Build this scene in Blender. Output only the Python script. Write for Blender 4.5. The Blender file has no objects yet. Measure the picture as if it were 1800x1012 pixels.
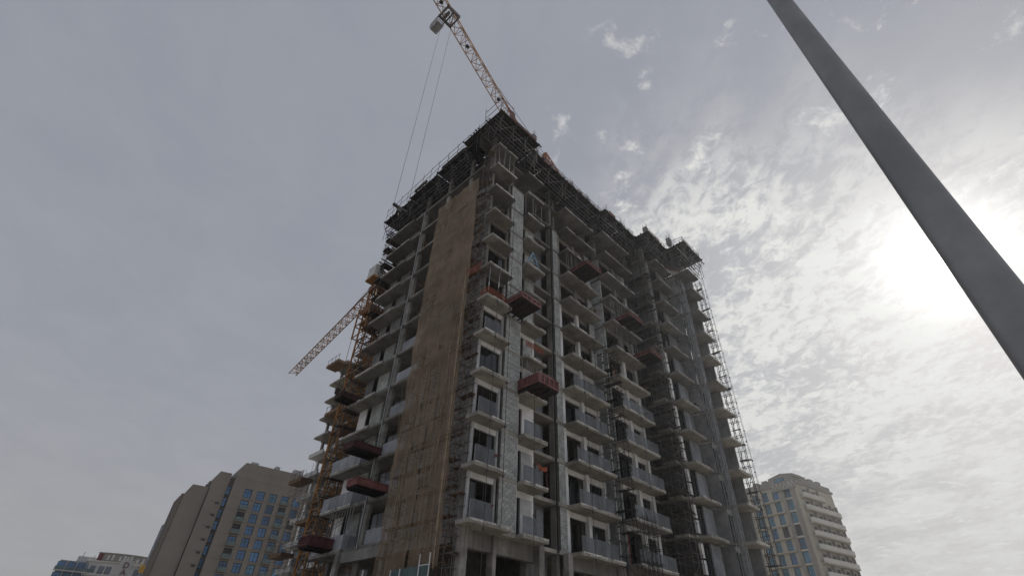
import bpy, math, random
from mathutils import Vector, Matrix
random.seed(7)
scene = bpy.context.scene
COL = scene.collection

# ------------------------------------------------------------------ camera
PITCH, ROLL, FPX = 0.669206, 0.0395156, 855.2
cp, sp, cr, sr = math.cos(PITCH), math.sin(PITCH), math.cos(ROLL), math.sin(ROLL)
fw = Vector((0, cp, sp)); up = Vector((0, -sp, cp)); rt = Vector((1, 0, 0))
r2 = cr*rt + sr*up; u2 = -sr*rt + cr*up
cam = bpy.data.cameras.new("camera")
cam.sensor_width = 36.0; cam.lens = 36.0*FPX/1800.0
cam.clip_start = 0.05; cam.clip_end = 6000
cam_o = bpy.data.objects.new("camera", cam); COL.objects.link(cam_o)
cam_o.matrix_world = Matrix(((r2.x, u2.x, -fw.x, 0), (r2.y, u2.y, -fw.y, 0), (r2.z, u2.z, -fw.z, 1.6), (0, 0, 0, 1)))
scene.camera = cam_o

# ------------------------------------------------------------------ light
SUN_AZ, SUN_EL = math.radians(51.0), math.radians(31.4)
SUN = Vector((math.sin(SUN_AZ)*math.cos(SUN_EL), math.cos(SUN_AZ)*math.cos(SUN_EL), math.sin(SUN_EL)))
sun = bpy.data.lights.new("sun", 'SUN'); sun.energy = 3.4; sun.angle = math.radians(1.2); sun.color = (1.0, 0.95, 0.87)
sun_o = bpy.data.objects.new("sun", sun); COL.objects.link(sun_o)
sun_o.rotation_euler = (-SUN).to_track_quat('-Z', 'Y').to_euler()

world = bpy.data.worlds.new("World"); scene.world = world; world.use_nodes = True
wt = world.node_tree; wt.nodes.clear()
def N(tree, typ, **kw):
    n = tree.nodes.new(typ)
    for k, v in kw.items():
        if k.startswith('i_'):
            n.inputs[int(k[2:])].default_value = v
        else:
            setattr(n, k, v)
    return n
def link(tree, a, b): tree.links.new(a, b)
def math_n(tree, op, a=None, b=None, clamp=False):
    n = tree.nodes.new('ShaderNodeMath'); n.operation = op; n.use_clamp = clamp
    for i, x in enumerate((a, b)):
        if x is None: continue
        if isinstance(x, (int, float)): n.inputs[i].default_value = x
        else: tree.links.new(x, n.inputs[i])
    return n.outputs[0]
def ramp_n(tree, fac, p0, p1, c0=(0, 0, 0, 1), c1=(1, 1, 1, 1)):
    n = tree.nodes.new('ShaderNodeValToRGB'); e = n.color_ramp.elements
    e[0].position = p0; e[0].color = c0; e[1].position = p1; e[1].color = c1
    n.color_ramp.interpolation = 'EASE'
    tree.links.new(fac, n.inputs[0]); return n.outputs[0]
def mix_n(tree, fac, a, b, blend='MIX'):
    n = tree.nodes.new('ShaderNodeMix'); n.data_type = 'RGBA'; n.blend_type = blend
    if isinstance(fac, (int, float)): n.inputs[0].default_value = fac
    else: tree.links.new(fac, n.inputs[0])
    for i, x in ((6, a), (7, b)):
        if isinstance(x, tuple): n.inputs[i].default_value = x
        else: tree.links.new(x, n.inputs[i])
    return n.outputs[2]

sky = N(wt, 'ShaderNodeTexSky', sky_type='NISHITA', sun_disc=False, sun_elevation=SUN_EL, sun_rotation=SUN_AZ,
        altitude=0, air_density=1.0, dust_density=4.0, ozone_density=1.0)
tc = N(wt, 'ShaderNodeTexCoord')
nrm = N(wt, 'ShaderNodeVectorMath', operation='NORMALIZE'); link(wt, tc.outputs['Generated'], nrm.inputs[0])
D = nrm.outputs[0]
sep = N(wt, 'ShaderNodeSeparateXYZ'); link(wt, D, sep.inputs[0])
dot = N(wt, 'ShaderNodeVectorMath', operation='DOT_PRODUCT'); link(wt, D, dot.inputs[0]); dot.inputs[1].default_value = SUN
cosg = math_n(wt, 'MAXIMUM', dot.outputs['Value'], 0.0)
# cloud layer: noise on a flat sheet of cloud seen from below
zz = math_n(wt, 'ADD', math_n(wt, 'MAXIMUM', sep.outputs[2], 0.0), 0.10)
px_ = math_n(wt, 'DIVIDE', sep.outputs[0], zz); py_ = math_n(wt, 'DIVIDE', sep.outputs[1], zz)
cmb = N(wt, 'ShaderNodeCombineXYZ'); link(wt, px_, cmb.inputs[0]); link(wt, py_, cmb.inputs[1])
def wnoise(scale, detail, rough, dist=0.0, off=(0, 0, 0), stretch=(1, 1, 1), rot=0.0):
    mp = N(wt, 'ShaderNodeMapping'); mp.inputs['Location'].default_value = off; mp.inputs['Scale'].default_value = stretch
    mp.inputs['Rotation'].default_value = (0, 0, rot)
    link(wt, cmb.outputs[0], mp.inputs[0])
    n = N(wt, 'ShaderNodeTexNoise'); n.inputs['Scale'].default_value = scale; n.inputs['Detail'].default_value = detail
    n.inputs['Roughness'].default_value = rough; n.inputs['Distortion'].default_value = dist
    link(wt, mp.outputs[0], n.inputs['Vector']); return n.outputs['Fac']
big = wnoise(1.7, 4, 0.6, 0.4, (3.1, 1.7, 0))
rip = wnoise(24.0, 8, 0.66, 0.45, (0, 0, 2), (1.0, 0.75, 1), 0.6)
mid = wnoise(4.2, 7, 0.62, 0.3, (2.1, 5.0, 0), (1.0, 0.7, 1), 0.5)
puff = wnoise(7.5, 8, 0.66, 0.25, (5.2, 8.9, 0))
# a broken sheet of small cloud lies beyond a ragged front; towards us only stray puffs
wob = math_n(wt, 'MULTIPLY', math_n(wt, 'SUBTRACT', big, 0.5), 0.9)
front_y = ramp_n(wt, math_n(wt, 'MULTIPLY', math_n(wt, 'ADD', py_, wob), 0.5), 0.14, 0.44)
front_x = ramp_n(wt, math_n(wt, 'ADD', math_n(wt, 'MULTIPLY', math_n(wt, 'ADD', px_, wob), 0.5), 0.3), 0.28, 0.50)
zone = math_n(wt, 'MULTIPLY', front_y, front_x)
c_rip = ramp_n(wt, math_n(wt, 'ADD', math_n(wt, 'MULTIPLY', rip, 0.58), math_n(wt, 'MULTIPLY', mid, 0.42)), 0.42, 0.57)
low = math_n(wt, 'POWER', math_n(wt, 'SUBTRACT', 1.0, math_n(wt, 'MAXIMUM', sep.outputs[2], 0.0)), 4.0)
flat = ramp_n(wt, low, 0.08, 0.45)
c_mid = ramp_n(wt, mid, 0.36, 0.64)
c_mix = math_n(wt, 'ADD', math_n(wt, 'MULTIPLY', c_rip, math_n(wt, 'SUBTRACT', 0.80, math_n(wt, 'MULTIPLY', flat, 0.55))), math_n(wt, 'MULTIPLY', c_mid, math_n(wt, 'MULTIPLY', flat, 0.45)))
sheet = math_n(wt, 'MULTIPLY', zone, math_n(wt, 'ADD', c_mix, 0.20))
c_puff = ramp_n(wt, puff, 0.55, 0.68)
near2 = ramp_n(wt, cosg, 0.66, 0.84)           # forward scattering: puffs show towards the sun, haze hides them elsewhere
cover = math_n(wt, 'ADD', math_n(wt, 'MULTIPLY', sheet, 0.95), math_n(wt, 'MULTIPLY', c_puff, math_n(wt, 'MULTIPLY', near2, 0.75)), clamp=True)
# veil of high haze, in the sky node's own units (background strength 0.1)
au = math_n(wt, 'ADD', math_n(wt, 'MULTIPLY', math_n(wt, 'POWER', cosg, 12.0), 0.30),
            math_n(wt, 'ADD', math_n(wt, 'MULTIPLY', math_n(wt, 'POWER', cosg, 90.0), 0.85), math_n(wt, 'ADD', math_n(wt, 'MULTIPLY', math_n(wt, 'POWER', cosg, 450.0), 9.0), math_n(wt, 'MULTIPLY', math_n(wt, 'POWER', cosg, 4000.0), 60.0))))
veil0 = mix_n(wt, low, (2.95, 3.13, 3.60, 1), (4.15, 4.08, 3.98, 1))
aucol = N(wt, 'ShaderNodeCombineXYZ'); link(wt, au, aucol.inputs[0]); link(wt, au, aucol.inputs[1]); link(wt, math_n(wt, 'MULTIPLY', au, 0.95), aucol.inputs[2])
veil0 = mix_n(wt, math_n(wt, 'MULTIPLY', ramp_n(wt, mid, 0.3, 0.75), 0.16), veil0, (4.9, 4.9, 4.95, 1))
veil1 = mix_n(wt, 1.0, veil0, aucol.outputs[0], 'ADD')
veil = mix_n(wt, 0.05, veil1, sky.outputs[0])
cloudcol = mix_n(wt, 1.0, mix_n(wt, low, (7.2, 7.15, 6.95, 1), (4.6, 4.55, 4.35, 1)), aucol.outputs[0], 'ADD')
final = mix_n(wt, cover, veil, cloudcol)
bg = N(wt, 'ShaderNodeBackground'); bg.inputs['Strength'].default_value = 0.1
link(wt, final, bg.inputs['Color'])
wo = N(wt, 'ShaderNodeOutputWorld'); link(wt, bg.outputs[0], wo.inputs['Surface'])

vs = scene.view_settings
vs.view_transform = 'Standard'; vs.look = 'None'; vs.exposure = 0.0; vs.gamma = 1.0; vs.use_curve_mapping = False
scene.cycles.use_denoising = True
scene.cycles.max_bounces = 8; scene.cycles.diffuse_bounces = 4; scene.cycles.transparent_max_bounces = 12

# ------------------------------------------------------------------ materials
def material(name, col, rough=0.85, var=0.25, scale=1.2, bump=0.15, bscale=18.0, streak=0.0, metal=0.0, rnd=0.0, spec=0.3, tint=None):
    m = bpy.data.materials.new(name); m.use_nodes = True
    t = m.node_tree; t.nodes.clear()
    out = N(t, 'ShaderNodeOutputMaterial'); b = N(t, 'ShaderNodeBsdfPrincipled')
    b.inputs['Roughness'].default_value = rough; b.inputs['Metallic'].default_value = metal
    b.inputs['Specular IOR Level'].default_value = spec
    link(t, b.outputs[0], out.inputs[0])
    c = N(t, 'ShaderNodeTexCoord')
    n1 = N(t, 'ShaderNodeTexNoise'); n1.inputs['Scale'].default_value = scale; n1.inputs['Detail'].default_value = 6; n1.inputs['Roughness'].default_value = 0.65
    link(t, c.outputs['Object'], n1.inputs['Vector'])
    lo = tuple(x*(1-var) for x in col)+(1,); hi = tuple(min(0.95, x*(1+var)) for x in col)+(1,)
    cc = ramp_n(t, n1.outputs['Fac'], 0.3, 0.7, lo, hi)
    if tint:
        n3 = N(t, 'ShaderNodeTexNoise'); n3.inputs['Scale'].default_value = scale*0.35; n3.inputs['Detail'].default_value = 3
        link(t, c.outputs['Object'], n3.inputs['Vector'])
        cc = mix_n(t, ramp_n(t, n3.outputs['Fac'], 0.45, 0.7), cc, tint+(1,))
    if streak:
        mp = N(t, 'ShaderNodeMapping'); mp.inputs['Scale'].default_value = (3.0, 3.0, 0.25)
        link(t, c.outputs['Object'], mp.inputs[0])
        n2 = N(t, 'ShaderNodeTexNoise'); n2.inputs['Scale'].default_value = 1.6; n2.inputs['Detail'].default_value = 5
        link(t, mp.outputs[0], n2.inputs['Vector'])
        s = ramp_n(t, n2.outputs['Fac'], 0.5, 0.75)
        cc = mix_n(t, math_n(t, 'MULTIPLY', s, streak), cc, tuple(x*0.35 for x in col)+(1,))
    if rnd:
        oi = N(t, 'ShaderNodeObjectInfo')
        v = math_n(t, 'ADD', math_n(t, 'MULTIPLY', oi.outputs['Random'], 2*rnd), 1-rnd)
        cv = N(t, 'ShaderNodeCombineXYZ')
        for i in range(3): link(t, v, cv.inputs[i])
        cc = mix_n(t, 1.0, cc, cv.outputs[0], 'MULTIPLY')
    link(t, cc, b.inputs['Base Color'])
    if bump:
        nb = N(t, 'ShaderNodeTexNoise'); nb.inputs['Scale'].default_value = bscale; nb.inputs['Detail'].default_value = 4
        link(t, c.outputs['Object'], nb.inputs['Vector'])
        bp = N(t, 'ShaderNodeBump'); bp.inputs['Strength'].default_value = bump; bp.inputs['Distance'].default_value = 0.05
        link(t, nb.outputs['Fac'], bp.inputs['Height']); link(t, bp.outputs[0], b.inputs['Normal'])
    return m

def film_material(name, col, clear, rough=0.4):
    m = bpy.data.materials.new(name); m.use_nodes = True
    t = m.node_tree; t.nodes.clear()
    out = N(t, 'ShaderNodeOutputMaterial'); b = N(t, 'ShaderNodeBsdfPrincipled')
    c = N(t, 'ShaderNodeTexCoord'); n1 = N(t, 'ShaderNodeTexNoise'); n1.inputs['Scale'].default_value = 1.3; n1.inputs['Detail'].default_value = 4
    link(t, c.outputs['Object'], n1.inputs['Vector'])
    cc = ramp_n(t, n1.outputs['Fac'], 0.3, 0.7, tuple(x*0.75 for x in col)+(1,), tuple(x*1.2 for x in col)+(1,))
    link(t, cc, b.inputs['Base Color']); b.inputs['Roughness'].default_value = rough
    tr = N(t, 'ShaderNodeBsdfTransparent'); tr.inputs[0].default_value = (0.85, 0.9, 0.95, 1)
    mx = N(t, 'ShaderNodeMixShader'); mx.inputs[0].default_value = clear
    link(t, b.outputs[0], mx.inputs[1]); link(t, tr.outputs[0], mx.inputs[2]); link(t, mx.outputs[0], out.inputs[0])
    return m

def net_material(name, col, open_):
    m = bpy.data.materials.new(name); m.use_nodes = True
    t = m.node_tree; t.nodes.clear()
    out = N(t, 'ShaderNodeOutputMaterial')
    c = N(t, 'ShaderNodeTexCoord')
    mp = N(t, 'ShaderNodeMapping'); mp.inputs['Scale'].default_value = (1.0, 1.0, 0.7); link(t, c.outputs['Object'], mp.inputs[0])
    n1 = N(t, 'ShaderNodeTexNoise'); n1.inputs['Scale'].default_value = 0.7; n1.inputs['Detail'].default_value = 8; n1.inputs['Roughness'].default_value = 0.6
    link(t, mp.outputs[0], n1.inputs['Vector'])
    cc = ramp_n(t, n1.outputs['Fac'], 0.3, 0.72, tuple(x*0.8 for x in col)+(1,), tuple(x*1.15 for x in col)+(1,))
    # fine creases, vertical and slanting
    cr_ = None
    for rot, sc in ((0.5, (3.0, 3.0, 0.8)), (-0.8, (4.0, 4.0, 0.6))):
        m3 = N(t, 'ShaderNodeMapping'); m3.inputs['Rotation'].default_value = (rot, 0, 0); m3.inputs['Scale'].default_value = sc; link(t, c.outputs['Object'], m3.inputs[0])
        n3 = N(t, 'ShaderNodeTexNoise'); n3.inputs['Scale'].default_value = 1.0; n3.inputs['Detail'].default_value = 4; link(t, m3.outputs[0], n3.inputs['Vector'])
        cr_ = n3.outputs['Fac'] if cr_ is None else math_n(t, 'ADD', cr_, n3.outputs['Fac'])
    bp = N(t, 'ShaderNodeBump'); bp.inputs['Strength'].default_value = 0.35; bp.inputs['Distance'].default_value = 0.08; link(t, cr_, bp.inputs['Height'])
    d = N(t, 'ShaderNodeBsdfDiffuse'); link(t, cc, d.inputs[0]); link(t, bp.outputs[0], d.inputs['Normal'])
    tl = N(t, 'ShaderNodeBsdfTranslucent'); link(t, cc, tl.inputs[0])
    m1 = N(t, 'ShaderNodeMixShader'); m1.inputs[0].default_value = 0.25; link(t, d.outputs[0], m1.inputs[1]); link(t, tl.outputs[0], m1.inputs[2])
    tr = N(t, 'ShaderNodeBsdfTransparent')
    n2 = N(t, 'ShaderNodeTexNoise'); n2.inputs['Scale'].default_value = 0.6; n2.inputs['Detail'].default_value = 5; link(t, mp.outputs[0], n2.inputs['Vector'])
    op = math_n(t, 'ADD', math_n(t, 'MULTIPLY', ramp_n(t, n2.outputs['Fac'], 0.45, 0.7), 0.25), open_)
    m2 = N(t, 'ShaderNodeMixShader'); link(t, op, m2.inputs[0]); link(t, m1.outputs[0], m2.inputs[1]); link(t, tr.outputs[0], m2.inputs[2])
    link(t, m2.outputs[0], out.inputs[0])
    return m

M = {}
M['concrete'] = material('concrete', (0.27, 0.262, 0.247), 0.9, 0.35, 0.9, 0.3, 14, streak=0.5, rnd=0.16, tint=(0.19, 0.183, 0.17))
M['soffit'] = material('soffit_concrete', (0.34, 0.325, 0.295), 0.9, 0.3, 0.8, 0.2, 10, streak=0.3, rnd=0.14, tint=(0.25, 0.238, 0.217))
M['soffit_shaded'] = material('soffit_concrete_shaded', (0.255, 0.245, 0.228), 0.9, 0.3, 0.8, 0.2, 10, streak=0.3, rnd=0.14, tint=(0.19, 0.182, 0.17))  # same concrete, the dimmer light of the upper floors painted into it
M['soffit_deep_shade'] = material('soffit_concrete_deep_shade', (0.175, 0.168, 0.158), 0.85, 0.3, 0.8, 0.2, 10, streak=0.3, rnd=0.14, tint=(0.13, 0.125, 0.118))  # deepest painted-in shade, for the topmost slabs
M['shadewall'] = material('recess_shade_wall', (0.075, 0.068, 0.066), 0.9, 0.35, 0.9, 0.2, 10, streak=0.3, rnd=0.2)  # recess shade painted into the wall, in place of dark scaffold netting
M['tan'] = material('tan_rope', (0.36, 0.28, 0.20), 0.9, 0.3, 2.0, 0)
def soffit(k): return 'soffit' if k <= 5 else ('soffit_shaded' if k <= 8 else 'soffit_deep_shade')  # soffit shade deepens floor by floor through the base colour
M['block'] = material('concrete_block', (0.43, 0.45, 0.45), 0.95, 0.28, 3.0, 0.4, 30, rnd=0.2, tint=(0.31, 0.32, 0.32))
M['mortar'] = material('mortar', (0.19, 0.19, 0.18), 0.95, 0.3, 3.0, 0.3, 30)
M['plaster'] = material('white_plaster', (0.82, 0.83, 0.84), 0.34, 0.12, 1.1, 0.04, 12, streak=0.18, rnd=0.06, spec=0.55)
M['greywall'] = material('grey_render', (0.23, 0.235, 0.245), 0.9, 0.3, 0.7, 0.15, 10, streak=0.45, rnd=0.15)
M['offwhite'] = material('primed_board', (0.50, 0.51, 0.53), 0.6, 0.15, 1.1, 0.05, 12, streak=0.35, rnd=0.1)
M['edge'] = material('slab_edge_laitance', (0.56, 0.555, 0.53), 0.9, 0.35, 2.5, 0.4, 20, streak=0.5, rnd=0.2)
M['panel'] = material('pale_board', (0.31, 0.33, 0.365), 0.7, 0.2, 0.9, 0.05, 8, streak=0.35, rnd=0.2)
M['frame'] = material('window_frame', (0.04, 0.042, 0.046), 0.45, 0.2, 2, 0)
M['glass'] = material('dark_glass', (0.015, 0.018, 0.022), 0.06, 0.2, 0.6, 0.02, 1.5, spec=0.6)
M['film'] = film_material('filmed_glass', (0.17, 0.18, 0.195), 0.5, 0.3)
M['post'] = material('aluminium', (0.42, 0.43, 0.44), 0.45, 0.15, 3, 0, metal=0.6)
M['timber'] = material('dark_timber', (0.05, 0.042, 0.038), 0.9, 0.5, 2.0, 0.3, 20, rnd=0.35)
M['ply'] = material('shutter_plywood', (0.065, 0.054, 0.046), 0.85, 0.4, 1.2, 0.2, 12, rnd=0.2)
M['waling'] = material('grey_waling', (0.10, 0.098, 0.10), 0.8, 0.4, 2.0, 0.1, 20)
M['plank'] = material('scaffold_plank', (0.20, 0.135, 0.085), 0.9, 0.4, 2.0, 0.3, 20, rnd=0.35)
M['tube'] = material('scaffold_tube', (0.13, 0.12, 0.115), 0.55, 0.35, 3.0, 0.1, 30, metal=0.3)
M['rusty'] = material('rusty_tube', (0.20, 0.115, 0.07), 0.8, 0.4, 3.0, 0.1, 30)
M['steel'] = material('galvanised_steel', (0.34, 0.35, 0.36), 0.5, 0.2, 2.0, 0.05, 30, metal=0.5)
M['red'] = material('red_oxide_paint', (0.12, 0.052, 0.051), 0.75, 0.35, 1.5, 0.15, 20, streak=0.45, rnd=0.35)
M['redrib'] = material('red_rib_paint', (0.24, 0.105, 0.10), 0.7, 0.3, 2.0, 0.1, 20, streak=0.4)
M['fadedred'] = material('faded_red_paint', (0.27, 0.125, 0.11), 0.8, 0.3, 1.5, 0.1, 20, streak=0.4)
M['brownred'] = material('brown_red_paint', (0.085, 0.05, 0.05), 0.8, 0.3, 1.5, 0.1, 20, streak=0.4)
M['maroonsteel'] = material('maroon_steel', (0.12, 0.05, 0.058), 0.8, 0.3, 1.5, 0.1, 20, streak=0.4)
M['darkred'] = material('dark_red_deck', (0.035, 0.02, 0.02), 0.85, 0.4, 1.5, 0.2, 20)
M['orange'] = material('orange_mesh', (0.30, 0.085, 0.05), 0.8, 0.3, 2.5, 0.1, 20)
M['crane'] = material('crane_paint', (0.33, 0.17, 0.06), 0.6, 0.3, 1.5, 0.05, 20, streak=0.3)
M['craneR'] = material('crane_weathered_red', (0.36, 0.17, 0.10), 0.6, 0.3, 1.5, 0.05, 20, streak=0.3)
M['cranelight'] = material('crane_pale_paint', (0.48, 0.36, 0.30), 0.6, 0.25, 0.8, 0.05, 20, streak=0.3)
M['cabin'] = material('cabin_paint', (0.55, 0.56, 0.57), 0.5, 0.12, 1.5, 0.02, 10, streak=0.2)
M['rope'] = material('wire_rope', (0.07, 0.07, 0.075), 0.6, 0.1, 3, 0, metal=0.3)
M['pvc'] = material('white_pipe', (0.72, 0.73, 0.74), 0.5, 0.1, 2, 0, streak=0.2)
M['black'] = material('black_plastic', (0.025, 0.025, 0.027), 0.6, 0.2, 3, 0)
M['blue'] = material('blue_paint', (0.20, 0.30, 0.42), 0.6, 0.25, 3, 0.05, 20)
M['teal'] = material('teal_sheet', (0.09, 0.14, 0.15), 0.6, 0.2, 1, 0.1, 8, streak=0.3)
M['galv'] = material('lamp_pole_steel', (0.28, 0.284, 0.292), 0.45, 0.14, 2.6, 0.08, 34, metal=0.4, streak=0.22, tint=(0.225, 0.23, 0.24))
M['beige'] = material('beige_render', (0.235, 0.212, 0.19), 0.9, 0.08, 0.15, 0.05, 3, streak=0.12)
M['beige2'] = material('beige_render_dark', (0.19, 0.17, 0.152), 0.9, 0.08, 0.15, 0.05, 3, streak=0.15)
M['cream'] = material('cream_render', (0.46, 0.425, 0.365), 0.9, 0.08, 0.2, 0.05, 3, streak=0.12)
M['brownstone'] = material('brown_render', (0.30, 0.278, 0.25), 0.9, 0.08, 0.2, 0.05, 3, streak=0.12)
M['paleband'] = material('pale_band', (0.60, 0.59, 0.55), 0.8, 0.08, 0.3, 0.03, 3, streak=0.12)
M['blueglass'] = material('blue_glass', (0.055, 0.15, 0.31), 0.12, 0.35, 0.12, 0.0, spec=0.7, rnd=0.45)
M['tealglass'] = material('teal_glass', (0.06, 0.17, 0.26), 0.12, 0.35, 0.12, 0.0, spec=0.7, rnd=0.4)
M['greenglass'] = film_material('green_balustrade_glass', (0.16, 0.22, 0.22), 0.3)
M['slotdark'] = material('slot_dark', (0.06, 0.06, 0.065), 0.6, 0.2, 1, 0)
M['maroon'] = material('maroon_paint', (0.16, 0.05, 0.055), 0.6, 0.15, 1, 0)
M['whitewall'] = material('far_white_wall', (0.58, 0.58, 0.58), 0.85, 0.08, 0.2, 0.0, streak=0.15)
M['bluegrey'] = material('blue_grey_cladding', (0.20, 0.23, 0.28), 0.6, 0.12, 0.2, 0.0, streak=0.15)
M['yellow'] = material('yellow_paint', (0.55, 0.33, 0.06), 0.6, 0.2, 1, 0)
M['net'] = net_material('brown_net', (0.36, 0.288, 0.218), 0.28)
M['net2'] = net_material('brown_net_worn', (0.37, 0.29, 0.215), 0.42)
M['sand'] = material('sandy_ground', (0.34, 0.305, 0.255), 0.95, 0.2, 0.2, 0.3, 6, tint=(0.27, 0.245, 0.21))
M['asphalt'] = material('asphalt', (0.06, 0.06, 0.06), 0.9, 0.25, 1.5, 0.3, 40)
M['paving'] = material('paving', (0.33, 0.31, 0.29), 0.9, 0.15, 1.2, 0.2, 20)
M['paint'] = material('road_paint', (0.75, 0.75, 0.73), 0.8, 0.1, 2, 0)
M['lens'] = material('lamp_lens', (0.6, 0.6, 0.58), 0.2, 0.05, 1, 0)

# ------------------------------------------------------------------ mesh helpers
class MB:
    """collects boxes and tubes into one mesh"""
    def __init__(s): s.v = []; s.f = []
    def box(s, a0, a1, b0, b1, c0, c1):
        o = len(s.v)
        s.v += [(a0,b0,c0),(a1,b0,c0),(a1,b1,c0),(a0,b1,c0),(a0,b0,c1),(a1,b0,c1),(a1,b1,c1),(a0,b1,c1)]
        s.f += [tuple(o+i for i in q) for q in ((3,2,1,0),(4,5,6,7),(0,1,5,4),(1,2,6,5),(2,3,7,6),(3,0,4,7))]
        return s
    def tube(s, p, q, r, n=5, r2=None, caps=True):
        p = Vector(p); q = Vector(q); d = q-p
        if d.length < 1e-6: return s
        d.normalize()
        a = d.orthogonal().normalized(); b = d.cross(a)
        o = len(s.v); r2 = r if r2 is None else r2
        for P, R in ((p, r), (q, r2)):
            for i in range(n):
                t = 2*math.pi*i/n
                s.v.append(tuple(P + a*(R*math.cos(t)) + b*(R*math.sin(t))))
        for i in range(n):
            j = (i+1) % n
            s.f.append((o+i, o+j, o+n+j, o+n+i))
        if caps:
            s.f.append(tuple(o+i for i in reversed(range(n)))); s.f.append(tuple(o+n+i for i in range(n)))
        return s
    def bar(s, p, q, w, h):
        """rectangular bar from p to q, w wide (horizontal), h high"""
        p = Vector(p); q = Vector(q); d = (q-p).normalized()
        side = d.cross(Vector((0, 0, 1)))
        if side.length < 1e-4: side = Vector((1, 0, 0))
        side.normalize(); upv = side.cross(d).normalized()
        o = len(s.v)
        for P in (p, q):
            for a, b in ((-1,-1),(1,-1),(1,1),(-1,1)):
                s.v.append(tuple(P + side*(a*w/2) + upv*(b*h/2)))
        s.f += [tuple(o+i for i in t) for t in ((3,2,1,0),(4,5,6,7),(0,1,5,4),(1,2,6,5),(2,3,7,6),(3,0,4,7))]
        return s
    def prism(s, poly, z0, z1):
        o = len(s.v); n = len(poly)
        s.v += [(x, y, z0) for x, y in poly] + [(x, y, z1) for x, y in poly]
        s.f.append(tuple(o+i for i in reversed(range(n)))); s.f.append(tuple(o+n+i for i in range(n)))
        for i in range(n):
            j = (i+1) % n; s.f.append((o+i, o+j, o+n+j, o+n+i))
        return s
    def prism_y(s, poly, y0, y1):
        """polygon in the x-z plane, extruded along y"""
        o = len(s.v); n = len(poly)
        s.v += [(x, y0, z) for x, z in poly] + [(x, y1, z) for x, z in poly]
        s.f.append(tuple(o+i for i in range(n))); s.f.append(tuple(o+n+i for i in reversed(range(n))))
        for i in range(n):
            j = (i+1) % n; s.f.append((o+j, o+i, o+n+i, o+n+j))
        return s
    def lathe(s, prof, n=24):
        o = len(s.v)
        for r, z in prof:
            for i in range(n):
                t = 2*math.pi*i/n; s.v.append((r*math.cos(t), r*math.sin(t), z))
        for k in range(len(prof)-1):
            for i in range(n):
                j = (i+1) % n
                s.f.append((o+k*n+i, o+k*n+j, o+(k+1)*n+j, o+(k+1)*n+i))
        s.f.append(tuple(o+i for i in reversed(range(n))))
        k = len(prof)-1; s.f.append(tuple(o+k*n+i for i in range(n)))
        return s
    def build(s, name, mat, parent=None, kind=None, label=None, smooth=False):
        me = bpy.data.meshes.new(name); me.from_pydata(s.v, [], s.f); me.update()
        if smooth:
            for p in me.polygons: p.use_smooth = True
        me.materials.append(M[mat])
        ob = bpy.data.objects.new(name, me); COL.objects.link(ob)
        if parent is not None: ob.parent = parent
        if kind: ob['kind'] = kind
        if label: ob['label'] = label
        return ob
def box(name, mat, parent, a0, a1, b0, b1, c0, c1, **kw): return MB().box(a0, a1, b0, b1, c0, c1).build(name, mat, parent, **kw)
def empty(name, loc, rz=0.0):
    o = bpy.data.objects.new(name, None); COL.objects.link(o); o.location = loc; o.rotation_euler = (0, 0, rz); o.empty_display_size = 0.5
    return o
def tag(o, label, cat, group=None, kind=None):
    o['label'] = label; o['category'] = cat
    if group: o['group'] = group
    if kind: o['kind'] = kind
    return o
def thing(name, label, cat, loc, rz=0.0, group=None): return tag(empty(name, loc, rz), label, cat, group)

# ------------------------------------------------------------------ ground
def structure(name, mb, mat):
    o = mb.build(name, mat); o['kind'] = 'structure'; return o
g = MB()
g.v = [(3000*math.cos(2*math.pi*i/64), 3000*math.sin(2*math.pi*i/64), 0) for i in range(64)]; g.f = [tuple(range(64))]
structure('ground', g, 'sand')
structure('road', MB().box(-200, 200, 9.0, 17.5, 0.0, 0.010), 'asphalt')
structure('pavement', MB().box(-200, 200, -4.0, 8.6, 0.0, 0.13), 'paving')
structure('kerb', MB().box(-200, 200, 8.62, 8.98, 0.0, 0.14), 'concrete')
lane = MB()
for i in range(-24, 25): lane.box(i*8.0, i*8.0+3.5, 13.2, 13.34, 0.012, 0.016)
structure('lane_marking', lane, 'paint')

# ------------------------------------------------------------------ the tower under construction
# local frame: u along the right-hand face, v along the left-hand face (away from us), z up
TX, TY, TH = -1.950872, 30.443915, 0.7751479
ct, st_ = math.cos(TH), math.sin(TH)
def tworld(u, v, z): return (TX + u*ct - v*st_, TY + u*st_ + v*ct, z)
def zl(k): return 8.668 + 3.3*k            # top of floor slab k
ORG = {}
def tthing(name, label, cat, u, v, z, group=None):
    o = thing(name, label, cat, tworld(u, v, z), TH, group); ORG[o.name] = (u, v, z); return o
def part(mb, name, mat, parent, **kw):
    org = ORG.get(parent.name)
    if org and org != (0, 0, 0):
        mb.v = [(x-org[0], y-org[1], z-org[2]) for x, y, z in mb.v]
    o = mb.build(name, mat, parent, **kw)
    if org: ORG[o.name] = org
    return o
def pbox(name, mat, parent, a0, a1, b0, b1, c0, c1, **kw): return part(MB().box(a0, a1, b0, b1, c0, c1), name, mat, parent, **kw)

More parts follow.
